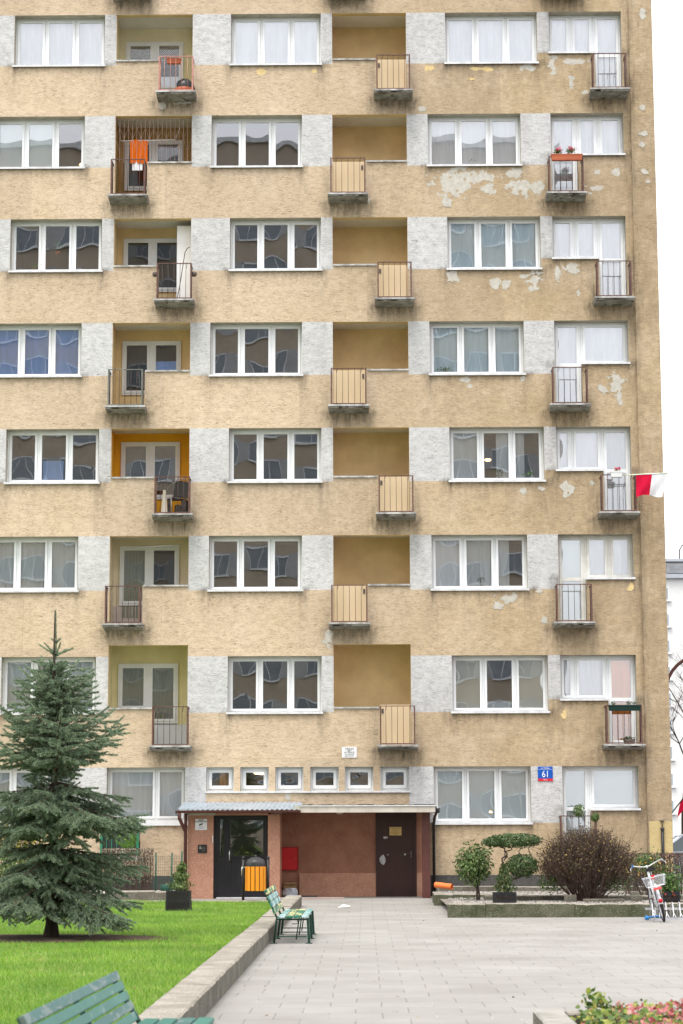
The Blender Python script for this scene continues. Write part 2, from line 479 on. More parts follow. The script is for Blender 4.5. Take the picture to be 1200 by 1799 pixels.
def nz_(x, z, f=1.0, s=0.0): return .5 + .5 * noise.noise(Vector((x * f, z * f, s)))
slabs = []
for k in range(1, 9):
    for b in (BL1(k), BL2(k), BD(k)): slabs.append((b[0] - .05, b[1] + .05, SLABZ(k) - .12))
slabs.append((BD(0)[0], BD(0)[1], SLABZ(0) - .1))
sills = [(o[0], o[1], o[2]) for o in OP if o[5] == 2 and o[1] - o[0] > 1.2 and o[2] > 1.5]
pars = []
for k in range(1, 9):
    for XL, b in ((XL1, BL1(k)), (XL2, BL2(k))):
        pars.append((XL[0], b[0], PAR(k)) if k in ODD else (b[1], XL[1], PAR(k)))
def dirt_dark(x, z):
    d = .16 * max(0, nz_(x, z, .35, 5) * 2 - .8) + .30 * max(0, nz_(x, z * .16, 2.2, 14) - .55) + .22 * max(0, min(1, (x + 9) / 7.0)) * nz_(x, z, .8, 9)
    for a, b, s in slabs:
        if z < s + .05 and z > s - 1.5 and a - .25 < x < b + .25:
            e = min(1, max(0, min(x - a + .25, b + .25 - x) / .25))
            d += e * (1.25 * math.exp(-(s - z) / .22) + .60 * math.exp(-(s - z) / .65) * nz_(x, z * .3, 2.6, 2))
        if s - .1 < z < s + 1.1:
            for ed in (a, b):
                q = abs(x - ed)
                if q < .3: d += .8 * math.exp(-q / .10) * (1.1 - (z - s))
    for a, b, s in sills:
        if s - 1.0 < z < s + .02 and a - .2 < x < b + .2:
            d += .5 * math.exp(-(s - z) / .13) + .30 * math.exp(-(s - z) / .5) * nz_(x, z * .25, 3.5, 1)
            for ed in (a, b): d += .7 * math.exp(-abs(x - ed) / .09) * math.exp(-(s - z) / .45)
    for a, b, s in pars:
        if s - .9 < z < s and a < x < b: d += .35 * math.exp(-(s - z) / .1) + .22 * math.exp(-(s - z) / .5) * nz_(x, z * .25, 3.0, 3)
    if x > -1.2: d += .75 * math.exp(-abs(x - XREC + .03) / .05)  # darker line down the inner edge of the end wall
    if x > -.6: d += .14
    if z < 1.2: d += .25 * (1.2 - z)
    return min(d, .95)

wm = MB()
vid = {}
def V(i, j):
    if (i, j) not in vid:
        vid[(i, j)] = len(wm.v)
        proud = -.06 if xs[i] > XREC + .003 else 0.0
        wm.v.append((xs[i], proud, zs[j]))
    return vid[(i, j)]
PATCHX = sorted([-24, -20.4, -17.1, -13.1, -8.9, -5.8, -2.8, -.6])
for i in range(nx):
    for j in range(nz):
        if opn[i, j] < 0:
            wm.f.append((V(i, j), V(i + 1, j), V(i + 1, j + 1), V(i, j + 1))); wm.m.append(1 if grey[i, j] else 0); wm.sm.append(False)
        else:
            o = OP[opn[i, j]]; d = o[4]; mi = o[5]
            x0, x1, z0, z1 = xs[i], xs[i + 1], zs[j], zs[j + 1]
            if i > 0 and opn[i - 1, j] < 0: wm.face([(x0, 0, z0), (x0, 0, z1), (x0, d, z1), (x0, d, z0)], mi)
            if i < nx - 1 and opn[i + 1, j] < 0: wm.face([(x1, 0, z1), (x1, 0, z0), (x1, d, z0), (x1, d, z1)], mi)
            if j > 0 and opn[i, j - 1] < 0: wm.face([(x0, 0, z0), (x0, d, z0), (x1, d, z0), (x1, 0, z0)], mi)
            if j < nz - 1 and opn[i, j + 1] < 0: wm.face([(x0, 0, z1), (x1, 0, z1), (x1, d, z1), (x0, d, z1)], mi)
# end wall, back, roof
n0 = len(wm.v)
wm.box(-23.98, -.001, .02, 12.0, WTOP - .02, WTOP + .12, 0)
wm.face([(0, -.06, .3), (0, 12, .3), (0, 12, WTOP), (0, -.06, WTOP)], 0)
wm.face([(0, 12, .3), (WL, 12, .3), (WL, 12, WTOP), (0, 12, WTOP)], 0)
wm.face([(WL, 12, .3), (WL, 0, .3), (WL, 0, WTOP), (WL, 12, WTOP)], 0)
# peeled patches: ragged islands a millimetre and a half proud
PEEL = [(-4.30,20.75,.71,.12,1),(-3.21,20.78,.5,.21,0),(-5.72,20.82,.29,.15,1),(-9.94,20.73,.31,.18,1),(-8.63,20.72,.11,.09,1),(-12.5,19.83,.2,.21,0),(-12.,19.9,.43,.07,0),(-2.56,20.85,.23,.44,0),(-2.11,20.38,.17,.3,0),(-1.98,20.95,.71,.15,0),(-1.72,20.12,.14,.06,0),(-5.06,17.78,1.,.74,0),(-4.41,17.93,.86,.27,0),(-4.27,17.56,.43,.24,0),(-3.45,17.63,.51,.44,0),(-3.55,18.0,.43,.24,0),(-2.99,17.62,.34,.38,0),(-1.57,17.58,.37,.21,0),(-1.46,18.03,.2,.12,0),(-1.03,18.01,.17,.18,0),(-4.09,15.12,.29,.36,0),(-3.8,15.11,.2,.24,0),(-3.12,15.21,.34,.47,0),(-3.37,15.33,.29,.15,0),(-2.23,15.49,.37,.27,0),(-2.54,15.37,.14,.36,0),(-2.02,14.88,.09,.21,0),(-5.2,15.3,.29,.3,0),(-4.95,12.67,.4,.15,0),(-4.78,12.49,.11,.12,0),(-3.44,12.69,.14,.15,0),(-1.08,12.59,.4,.53,0),(-1.48,12.41,.26,.18,0),(-1.04,12.19,.11,.36,0),(-3.46,9.87,.14,.3,0),(-3.01,9.91,.2,.12,0),(-2.4,9.93,.34,.36,0),(-1.79,10.07,.11,.15,0),(-3.88,7.19,.57,.24,0),(-4.14,7.,.26,.15,0),(-3.16,7.35,.23,.09,0),(-3.,6.66,.17,.18,0),(-.88,7.48,.14,.27,1),(-8.29,6.22,.26,.5,0),(-2.57,4.31,.11,.24,1),(-.24,22.2,.17,.27,0),(-.3,19.7,.17,.15,0),(-.31,18.99,.2,.15,0),(-.32,18.7,.14,.15,0),(-.34,18.01,.23,.12,0),(-.23,17.75,.14,.09,0),(-7.29,17.28,.14,.12,0),(-5.91,19.69,.14,.12,0),(-9.3,2.38,.09,.15,0),(-4.6,20.5,.25,.1,1),(-5.3,17.25,.3,.3,0)]
for q, (px, pz, pw, ph, pk) in enumerate(PEEL):
    st = .022; yy = (-.0618 if px > XREC else -.0018) - q * .00013
    pw *= .62; ph *= .62
    for a in range(int(-pw * 1.3 / st), int(pw * 1.3 / st) + 1):
        for b in range(int(-ph * 1.3 / st), int(ph * 1.3 / st) + 1):
            u, v_ = a * st / max(pw, .05), b * st / max(ph, .05)
            val = 1 - math.hypot(u, v_) + .75 * noise.noise(Vector((a * st * 5.5, b * st * 7, q * 3.1))) + .35 * noise.noise(Vector((a * st * 16, b * st * 20, q * 1.7)))
            if val > .28:
                x, z = px + a * st, pz + b * st
                wm.face([(x, yy, z), (x + st, yy, z), (x + st, yy, z + st), (x, yy, z + st)], 5 if pk else 4)
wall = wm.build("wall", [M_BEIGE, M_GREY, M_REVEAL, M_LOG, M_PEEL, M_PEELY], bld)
at = wall.data.attributes.new('dirt_dark', 'FLOAT', 'POINT')
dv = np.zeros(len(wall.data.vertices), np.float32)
for (i, j), idx in vid.items(): dv[idx] = dirt_dark(xs[i], zs[j])
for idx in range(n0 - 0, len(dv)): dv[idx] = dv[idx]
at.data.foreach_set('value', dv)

pl = MB(); pl.box(WL, -5.74, -.03, .3, -.05, .498); pl.box(-5.74, .03, -.03, .3, -.05, .498); pl.box(-.0, .03, .3, 12, -.05, .498)
pl.build("plinth", M_PLINTH, bld)

# ---- windows
def ring(mb, x0, x1, z0, z1, wd, y0, y1, mi=0, wb=None):
    wb = wb or wd
    mb.box(x0, x0 + wd, y0, y1, z0, z1, mi); mb.box(x1 - wd, x1, y0, y1, z0, z1, mi)
    mb.box(x0 + wd, x1 - wd, y0, y1, z1 - wd, z1, mi); mb.box(x0 + wd, x1 - wd, y0, y1, z0, z0 + wb, mi)

def pane_grid(mb, x0, x1, z0, z1, y, bow=None, tilt=.0028):
    bow = nrg.uniform(.00012, .00055) if bow is None else bow
    tx, tz = nrg.normal() * tilt, nrg.normal() * tilt
    ph = nrg.random() * 6; am = nrg.uniform(.0001, .0004)
    def fn(u, v_):
        a, b = 2 * u - 1, 2 * v_ - 1
        d = -bow * (1 - a * a) * (1 - b * b) + (a * tx * (x1 - x0) + b * tz * (z1 - z0)) * .5 + am * math.sin(a * 2.3 + ph) * math.cos(b * 3.1 + ph * 1.3)
        return (x0 + (x1 - x0) * u, y + d, z0 + (z1 - z0) * v_)
    mb.grid(fn, 10, 12, 0, True)

def curtain(mb, x0, x1, z0, z1, y, amp=.022, folds=9.0, mi=0, gap=None):
    ph = nrg.random() * 6
    n = max(8, int((x1 - x0) * 40))
    def fn(u, v_):
        x = x0 + (x1 - x0) * u
        return (x, y + amp * (math.sin(x * folds * 2 + ph) + .5 * math.sin(x * folds * 4.7 + ph * 2 + v_)) * (.6 + .4 * (1 - v_)), z0 + (z1 - z0) * v_)
    mb.grid(fn, n, 3, mi, True)

def room(x0, x1, z0, z1, y0, depth, par, m=None, name="room_interior"):
    mb = MB(); y1 = y0 + depth
    a, b, c, d = x0 - .15, x1 + .15, z0 - .5, z1 + .12
    mb.face([(a, y1, c), (b, y1, c), (b, y1, d), (a, y1, d)])
    mb.face([(a, y0, c), (a, y1, c), (a, y1, d), (a, y0, d)]); mb.face([(b, y1, c), (b, y0, c), (b, y0, d), (b, y1, d)])
    mb.face([(a, y0, d), (a, y1, d), (b, y1, d), (b, y0, d)]); mb.face([(a, y1, c), (a, y0, c), (b, y0, c), (b, y1, c)])
    # the inner face of the wall round the opening
    mb.face([(a, y0, c), (x0, y0, c), (x0, y0, d), (a, y0, d)]); mb.face([(x1, y0, c), (b, y0, c), (b, y0, d), (x1, y0, d)])
    mb.face([(x0, y0, z1), (x1, y0, z1), (x1, y0, d), (x0, y0, d)]); mb.face([(x0, y0, c), (x1, y0, c), (x1, y0, z0), (x0, y0, z0)])
    return mb.build(name, m or M_ROOM, par)

def window(x0, x1, z0, z1, divs, parent, cur=None, y=.265, doors=None, name="window", rm=True, fmat=None, sill=True, gmat=None, roomdepth=2.2, roommat=None, blind_h=None):
    """divs: cumulative pane edges 0..1. doors = (xa, xb, zlow): the sash that runs down to the floor."""
    fr = MB(); gl = MB(); fw_ = .045; sw = .06
    n = len(divs) - 1
    ring(fr, x0 + .002, x1 - .002, z0, z1 - .002, fw_, y, y + .07) if not doors else None
    cells = []
    for i in range(n):
        a, b = x0 + (x1 - x0) * divs[i], x0 + (x1 - x0) * divs[i + 1]
        lo = z0
        if doors and doors[0] == i: lo = doors[1]
        if doors:
            ring(fr, a + .002, b - .002, lo, z1 - .002, fw_, y, y + .07)
        elif 0 < i:
            fr.box(a - .022, a + .022, y, y + .07, z0 + fw_, z1 - fw_ - .002)
        ia = a + (fw_ if i == 0 or doors else .022); ib = b - (fw_ if i == n - 1 or doors else .022)
        il = lo + fw_; ih = z1 - fw_
        g = .004
        ring(fr, ia + g, ib - g, il + g, ih - g, sw, y - .018, y + .05)
        if doors and doors[0] == i:
            mid = z0 + .0
            fr.box(ia + g + sw, ib - g - sw, y - .012, y + .04, mid - .04, mid + .05)
            pane_grid(gl, ia + g + sw, ib - g - sw, mid + .05, ih - g - sw, y + .012)
            pane_grid(gl, ia + g + sw, ib - g - sw, il + g + sw, mid - .04, y + .012)
        else:
            pane_grid(gl, ia + g + sw, ib - g - sw, il + g + sw, ih - g - sw, y + .012)
        cells.append((ia + sw, ib - sw, il + sw, ih - sw))
    w_ = fr.build(name, fmat or M_UPVC, parent)
    gl.build("glass", gmat or M_GLASS, w_)
    if sill:
        sb = MB()
        sx0, sx1 = (x0, x1)
        if doors:
            sx0, sx1 = (x0, x0 + (x1 - x0) * divs[n - 1]) if doors[0] == n - 1 else (x0 + (x1 - x0) * divs[1], x1)
        sb.box(sx0 + .001, sx1 - .001, -.0495, y + .01, z0 - .006, z0 + .012, 0)
        sb.box(sx0 - .03, sx1 + .03, -.058, -.050, z0 - .038, z0 + .0125, 0)
        sb.box(sx0 - .028, sx1 + .028, -.049, -.002, z0 - .03, z0 - .0065, 1)
        sb.build("sill", [M_SILL, M_DARKTIN], w_)
    if rm:
        zlow = doors[1] if doors else z0
        room(x0, x1, zlow, z1, .345, roomdepth, w_, roommat or M_ROOM)
    for c in (cur or []):
        # (material, u0, u1, v0, v1[, kind])
        m, u0, u1, v0, v1 = c[:5]; kind = c[5] if len(c) > 5 else 'fold'
        zl = doors[1] if doors else z0
        cb = MB(); A, B_, C_, D_ = x0 + (x1 - x0) * u0, x0 + (x1 - x0) * u1, zl + (z1 - zl) * v0, zl + (z1 - zl) * v1
        if kind == 'fold': curtain(cb, A, B_, C_, D_, y + .092)
        elif kind == 'soft': curtain(cb, A, B_, C_, D_, y + .068, .008, 5)
        else: cb.grid(lambda u, v_: (A + (B_ - A) * u, y + .058 + .004 * math.sin(u * 7), C_ + (D_ - C_) * v_), 8, 4)
        cb.build("curtain" if kind != 'flat' else "blind", m, w_)
    return w_

T3 = (0, 1 / 3, 2 / 3, 1)
S_ = M_SHEER
CUR = {
 ('A', 8): [(S_, 0, 1, 0, 1)], ('B', 8): [(S_, 0, .6, 0, 1)], ('C', 8): [(S_, 0, 1, 0, 1)],
 ('A', 7): [(S_, 0, 1, 0, 1)], ('B', 7): [(S_, 0, 1, 0, 1, 'flat')], ('C', 7): [(S_, 0, 1, 0, 1)],
 ('A', 6): [(M_FROST, 0, .345, 0, 1, 'flat'), (M_FROST, .345, .66, 0, 1, 'flat')], ('B', 6): [], ('C', 6): [(S_, 0, .2, 0, 1), (S_, .2, 1, 0, 1, 'soft')],
 ('A', 5): [], ('B', 5): [], ('C', 5): [(M_SHEERB, 0, 1, 0, 1)],
 ('A', 4): [(M_BLUE, 0, 1, 0, 1, 'soft')], ('B', 4): [], ('C', 4): [(M_SHEERB, 0, 1, 0, 1)],
 ('A', 3): [(M_BLUE, .38, .6, 0, .45, 'soft')], ('B', 3): [], ('C', 3): [(M_SHEERG, 0, .3, 0, 1), (M_SHEERG, .5, .8, 0, 1)],
 ('A', 2): [(M_SHEERG, 0, 1, 0, 1)], ('B', 2): [], ('C', 2): [(M_SHEER, 0, .36, 0, 1), (M_SHEERG, .36, .66, .0, 1), (M_SHEERG, .7, .82, 0, 1)],
 ('A', 1): [(M_SHEERG, 0, .42, 0, 1), (M_SHEERG, .7, 1, 0, 1)], ('B', 1): [], ('C', 1): [(M_BLINDB, 0, .345, 0, 1, 'flat'), (M_BLINDB, .67, 1, 0, 1, 'flat'), (M_SHEERG, .36, .66, 0, .2)],
 ('A', 0): [(M_SHEERG, 0, 1, 0, 1)], ('C', 0): [(M_FROST, 0, 1, 0, .93, 'flat')],
}
for k in range(8, -1, -1):
    for L, X in (('A', XA(k)), ('B', XB(k)), ('C', XC(k))):
        if k == 0 and L == 'B': continue
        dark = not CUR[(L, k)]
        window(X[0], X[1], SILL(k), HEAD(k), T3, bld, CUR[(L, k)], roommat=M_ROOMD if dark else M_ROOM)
    d = (DX[k] - XD[0]) / (XD[1] - XD[0])
    if k in ODD:
        dv_ = {7: (0, .31, d, 1), 5: (0, .31, d, 1), 3: (0, .22, d, 1), 1: (0, .20, d, 1)}[k]
        drs = (2, SLABZ(k) + .02)
    else:
        dv_ = {8: (0, d, .7, 1), 6: (0, d, .66, 1), 4: (0, d, 1), 2: (0, d, .69, 1), 0: (0, d, 1)}[k]
        drs = (0, SLABZ(k) + .02)
    cur = {8: [(S_, 0, 1, 0, 1)], 7: [(S_, 0, 1, 0, 1)], 6: [(S_, 0, d, .5, 1), (M_SHEERG, 0, d, .17, .44), (S_, d, 1, .5, 1)], 5: [(S_, 0, 1, 0, 1)],
           4: [(S_, 0, 1, 0, 1, 'soft')], 3: [(S_, 0, d, .4, 1), (M_SHEERG, d, .95, 0, 1)], 2: [(M_FROST, 0, d, 0, 1, 'soft'), (M_SHEER, d, .86, .4, 1), (M_SHEERG, .86, 1, .4, 1)],
           1: [(S_, 0, .27, .4, 1), (S_, .27, d, .4, 1), (M_ORANGEC, d, 1, 0, 1, 'soft')], 0: [(M_FROST, 0, 1, 0, 1, 'flat')]}[k]
    window(XD[0], XD[1], DSILL(k), HEAD(k), dv_, bld, cur, doors=drs, fmat=M_UPVC2 if k == 2 else None)
# ground floor, glazed-in loggia at the left, and the row of six small stair windows
window(-13.69, -11.78, 1.82, 3.10, (0, .62, 1), bld, [(M_SHEER, 0, 1, 0, .92)], sill=False)
gb = MB(); gb.box(-13.69, -11.70, -.05, .06, 1.70, 1.818, 0); gb.build("window_board", M_UPVC, bld)
for i, (a, b) in enumerate(SMALL):
    fr = MB(); gl = MB()
    ring(fr, a + .002, b - .002, 2.522, 3.098, .05, .16, .22); ring(fr, a + .054, b - .054, 2.576, 3.046, .075, .14, .21, 0, .085)
    pane_grid(gl, a + .13, b - .13, 2.66, 2.97, .17)
    w_ = fr.build("window", M_UPVC, bld); gl.build("glass", M_GLASS, w_)
    room(a, b, 2.522, 3.098, .225, 1.6, w_, M_ROOMD)
    if i == 0:
        cb = MB(); curtain(cb, a + .3, b - .1, 2.55, 3.05, .4); cb.build("curtain", M_ORANGEC, w_)
sb = MB(); sb.box(-11.3, -6.3, -.05, .0, 2.478, 2.516); sb.build("sill", M_SILL, bld)

# ---- loggias
def loggia(X, k, m, win=None, b=None, floor=None):
    x0, x1 = X; zt = SOF(k) + .10; zf = SLABZ(k); y0, y1 = .2, 1.25
    mb = MB(); e = .05
    a, c = x0 - e, x1 + e
    mb.face([(a, y1, zf), (c, y1, zf), (c, y1, zt), (a, y1, zt)], 0)
    mb.face([(a, y0, zf), (a, y1, zf), (a, y1, zt), (a, y0, zt)], 0); mb.face([(c, y1, zf), (c, y0, zf), (c, y0, zt), (c, y1, zt)], 0)
    mb.face([(a, y0, zt), (a, y1, zt), (c, y1, zt), (c, y0, zt)], 1)
    mb.face([(a, y1, zf), (a, -.0, zf), (c, -.0, zf), (c, y1, zf)], 2)
    mb.face([(a, y0, SOF(k)), (c, y0, SOF(k)), (c, y0, zt), (a, y0, zt)], 0)
    gx0, gx1 = max(x0, b[0]), min(x1, b[1])
    mb.face([(a, y0, zf), (gx0, y0, zf), (gx0, y0, PAR(k)), (a, y0, PAR(k))], 0); mb.face([(gx1, y0, zf), (c, y0, zf), (c, y0, PAR(k)), (gx1, y0, PAR(k))], 0)
    mb.face([(a, y0, PAR(k)), (x0, y0, PAR(k)), (x0, y0, SOF(k)), (a, y0, SOF(k))], 0); mb.face([(x1, y0, PAR(k)), (c, y0, PAR(k)), (c, y0, SOF(k)), (x1, y0, SOF(k))], 0)
    lo = mb.build("loggia", [m, M_CEIL, M_SLAB], bld)
    if k in (1, 2) and win:
        db = MB(); db.box(a + .002, c - .002, y1 - .012, y1 - .002, zf + .002, zf + .60); db.build("dado_and_lit_wall", M_WHITESHEET if k == 1 else M_PINKLIT, lo)  # in the cream loggia, brighter light on the lower wall put into the colour
    # ledge on the parapet
    pb = MB(); pa, pc = (x0, b[0] - .01) if k in ODD else (b[1] + .01, x1)
    pb.box(pa, pc, -.03, .23, PAR(k) + .002, PAR(k) + .022); pb.box(pa, pc, -.035, -.027, PAR(k) - .02, PAR(k) + .0225)
    pb.build("parapet_ledge", M_FLASH, lo)
    if win:
        wx0, wx1, zt_, zlow, zs_, left, cur = win
        fr = MB(); gl = MB(); xm = (wx0 + wx1) / 2
        for i, (p, q) in enumerate(((wx0, xm), (xm, wx1))):
            isd = (i == 0) == left
            lo_ = zlow if isd else zs_
            ring(fr, p, q, lo_, zt_, .05, 1.20, 1.248); ring(fr, p + .052, q - .052, lo_ + .052, zt_ - .052, .06, 1.185, 1.235)
            pane_grid(gl, p + .112, q - .112, lo_ + .112, zt_ - .112, 1.215, tilt=.002)
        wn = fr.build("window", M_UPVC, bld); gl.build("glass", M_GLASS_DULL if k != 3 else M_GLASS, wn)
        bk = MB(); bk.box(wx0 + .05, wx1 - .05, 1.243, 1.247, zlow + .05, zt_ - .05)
        bk.build("dark_room_sheet", pm("loggia_unlit_%d" % k, (.035, .033, .03), (.02, .02, .02), 1.0, .9), wn)  # near-black sheet behind the glass; the unlit room put into its colour
        for c_ in cur:
            cb = MB(); pA, pB = wx0 + (wx1 - wx0) * c_[1], wx0 + (wx1 - wx0) * c_[2]
            cb.grid(lambda u, v_: (pA + (pB - pA) * u, 1.236 + .003 * math.sin(u * 50), c_[3] + (c_[4] - c_[3]) * v_), 40, 3)
            cb.build("curtain", c_[0], wn)
    return lo

LM = {8: M_LOG1, 7: M_LOG1, 6: M_LOG2, 5: M_LOG, 4: M_LOG, 3: M_LOG5, 2: M_LOG6, 1: M_LOG7}
M_FROSTD = cloth_mat("dim_blind", (.30, .31, .25), .1, 1.0)
for k in range(8, 0, -1):
    z = SLABZ(k)
    zt_ = {7: 22.01, 6: 19.33, 5: 16.70, 4: 13.99, 3: 11.36, 2: 8.69, 1: 5.72}.get(k, SOF(k) - .25)
    cur = {7: [(M_SHEER, .53, .97, z + .3, z + 1.0)], 2: [(M_FROSTD, .04, .47, z + .3, zt_ - .1)], 1: [(M_FROSTD, .04, .47, z + .6, zt_ - .1), (M_FROSTD, .53, .96, z + .6, zt_ - .1)], 4: [(M_BLUE, .55, .95, z + .9, z + 1.5)], 5: [(M_BLUE, .2, .5, z + .9, z + 1.25)]}.get(k, [])
    loggia(XL1, k, LM[k], (-13.58, -12.08, zt_, z + .62, z + .95, k not in ODD, cur), BL1(k))
    loggia(XL2, k, M_LOG, None, BL2(k))

# ---- balconies
def balcony(b, k, rail_m, panel=None, name="balcony", side=True):
    x0, x1 = b; z = SLABZ(k); zr = RAIL(k); s = MB(); D = .46
    # slab: battered underside, drip edge
    vs = [(x0 - .05, -D - .04, z - .075), (x1 + .05, -D - .04, z - .075), (x1 + .05, -D - .04, z - .012), (x0 - .05, -D - .04, z - .012),
          (x0 - .05, -.001, z - .12), (x1 + .05, -.001, z - .12), (x1 + .05, -.001, z - .012), (x0 - .05, -.001, z - .012)]
    s.raw(vs, [(0, 1, 2, 3), (5, 4, 7, 6), (4, 5, 1, 0), (3, 2, 6, 7), (4, 0, 3, 7), (1, 5, 6, 2)], 0)
    s.box(x0 - .065, x1 + .065, -D - .055, -.002, z - .011, z + .004, 1)
    s.box(x0 - .065, x1 + .065, -D - .062, -D - .0555, z - .036, z + .0045, 1)
    # rust stained cracks and spalls along the underside edge
    for _ in range(5):
        xx = rng.uniform(x0, x1 - .15); s.box(xx, xx + rng.uniform(.05, .2), -D - .0445, -D - .0405, z - .075, z - .075 + rng.uniform(.015, .035), 2)
    sl_ = s.build(name, [M_SLAB, M_FLASH, M_DARKTIN], bld)
    r = MB(); y = -D
    for xx in (x0 + .02, x1 - .02):
        r.box(xx - .017, xx + .017, y - .017, y + .02, z + .004, zr)
        r.box(xx - .012, xx + .012, y + .021, -.001, zr - .03, zr - .004)
        r.box(xx - .006, xx + .006, y + .021, -.001, z + .05, z + .075)
        r.box(xx - .016, xx + .016, y + .021, y + .06, z + .09, zr - .031)
    r.box(x0 + .041, x1 - .041, y - .014, y + .014, zr - .022, zr - .002)
    r.box(x0 + .041, x1 - .041, y - .012, y + .012, z + .02, z + .045)
    ra = r.build("railing", rail_m, sl_)
    bb = MB(); n = 5
    for i in range(1, n + 1):
        xx = x0 + (x1 - x0) * i / (n + 1) + rng.uniform(-.006, .006)
        bb.tube([(xx, y, z + .046), (xx + rng.uniform(-.004, .004), y, zr - .027)], .0065, 6)
    for xx in (x0 + .02, x1 - .02):
        for i in range(1, 4):
            yy = y + .10 + (-y - .12) * i / 4
            bb.tube([(xx, yy, z + .076), (xx, yy, zr - .031)], .0065, 6)
    # bent hook-like stays under the top rail
    for f_, dx in ((.16, .03), (.84, .02)):
        xx = x0 + (x1 - x0) * f_
        bb.tube([(xx + dx, y + .02, zr + .03), (xx + dx, y + .02, zr - .05), (xx, y + .025, zr - .13)], .005, 5)
    bb.build("bars", M_BAR if rail_m is not M_ROSE else M_ROSE, sl_)
    if panel:
        # sheet closing the gap in the parapet, hung in the plane of the wall
        p = MB(); gx0, gx1 = panel[1], panel[2]
        p.box(gx0 + .004, gx1 - .012, .03, .036, z + .03, zr + .05)
        for i in range(1, 9): xx = gx0 + (gx1 - gx0) * i / 9; p.box(xx - .004, xx + .004, .027, .0299, z + .03, zr + .05)
        p.build("privacy_sheet", panel[0], sl_)
        l = MB(); lx = gx0 + .05 if k in ODD else gx1 - .11
        l.box(lx, lx + .05, .012, .0265, zr - .16, zr - .05); l.build("latch", M_DARKTIN, sl_)
    return sl_

RM1 = {7: M_ROSE, 4: M_GREENRAIL}
for k in range(8, 0, -1):
    balcony(BL1(k), k, RM1.get(k, M_RUST))
    balcony(BL2(k), k, M_RUST, (M_TAN, max(XL2[0], BL2(k)[0]), min(XL2[1], BL2(k)[1])))
    balcony(BD(k), k, M_RUST)
balcony(BD(0), 0, M_RUST)
# ground-floor balcony at the left: green frame over dark sheets
g = MB(); z, zr = .98, 1.86
g.box(-13.76, -12.80, -.5, -.002, .86, .98)
gbal = g.build("balcony", M_SLAB, bld)
M_GREENP = pm("emerald_paint", (.02, .22, .12), (.03, .17, .10), 9, .5, .2, 30)
g = MB()
for xx in (-13.74, -12.87): g.box(xx - .03, xx + .03, -.5, -.44, .98, zr)
g.box(-13.71, -12.90, -.49, -.45, zr - .05, zr - .01); g.tube([(-13.2, -.52, 1.45), (-12.88, -.52, 1.8)], .02, 6)
for i in range(1, 7): g.box(-13.74 + i * .124 - .008, -13.74 + i * .124 + .008, -.488, -.462, .98, zr - .05)
g.build("railing", M_GREENP, gbal)
g = MB(); g.box(-13.71, -12.90, -.44, -.43, 1.0, zr - .06); g.build("dark_sheet", pm("dark_green_sheet", (.025, .035, .03), (.04, .05, .045), 5, .6), gbal)
# repaired pale square low on the end wall and the black stand pipe
g = MB(); g.box(-.56, -.004, -.066, -.061, .50, 1.77); pp = g.build("repair_panel", plaster("fresh_plaster", (.60, .47, .24), (.52, .40, .20), (.38, .28, .13)), bld)

# ------------------------------------------------------------------ entrance porch
M_RED = pm("red_roughcast", (.46, .24, .16), (.375, .185, .12), 3.5, .92, .8, 90, fleck=((.58, .36, .27), 55, .58))
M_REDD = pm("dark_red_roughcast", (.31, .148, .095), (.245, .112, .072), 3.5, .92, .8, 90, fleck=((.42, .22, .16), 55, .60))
M_BROWNP = pm("brown_gloss_paint", (.115, .042, .034), (.09, .034, .028), 4, .45, .2, 60)
M_CORR = pm("galvanised_sheet", (.40, .46, .51), (.30, .35, .40), 2.5, .45, .1, 20, metal=.2, spec=.5)
M_BLACK = pm("black_paint", (.016, .016, .017), (.025, .025, .025), 5, .4, .1, 60)
M_BLACKD = pm("black_door_aluminium", (.014, .013, .016), (.020, .019, .022), 2, .35)
M_STEEL = pm("brushed_steel", (.62, .60, .56), (.5, .49, .46), 12, .3, metal=.8)
M_CREAMB = pm("cream_trim", (.52, .49, .41), (.42, .39, .32), 6, .7)
M_BITUM = pm("bitumen_felt", (.03, .03, .03), (.05, .05, .05), 10, .9, .5, 40)
porch = thing("entrance_porch", "red roughcast entrance porch with corrugated grey roof over a black glazed door", "porch", (-8.75, 0, 0))
PX = 8.75
def pmb(): return MB()
def pb_(mb, name, mats, parent=porch, bevel=0):
    o = mb.build(name, mats, parent, bevel); o.location = (PX, 0, 0); return o
def ppart(mb, name, mats, parent):
    return mb.build(name, mats, parent)
b = MB()
b.box(-11.58, -10.98, -1.5, -.035, .0, 1.93); b.box(-9.70, -9.42, -1.5, -.035, .0, 1.95)
b.box(-10.98, -9.70, -1.5, -.035, 1.93, 2.0)
pb_(b, "front_wall", M_RED)
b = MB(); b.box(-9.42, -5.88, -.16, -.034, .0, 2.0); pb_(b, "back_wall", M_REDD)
b = MB(); b.box(-9.0, -7.16, -.205, -.161, .0, .56); pb_(b, "dado_ledge", M_RED)
b = MB(); b.box(-6.18, -5.90, -.205, -.161, .0, .56); pb_(b, "dado_ledge", M_RED)
b = MB(); b.box(-6.08, -5.89, -1.52, -1.33, 0, 1.98); pb_(b, "pillar", M_BROWNP, bevel=.006)
b = MB(); b.box(-11.60, -10.94, -1.515, -1.46, 1.931, 1.985); pb_(b, "cornice", M_CREAMB)
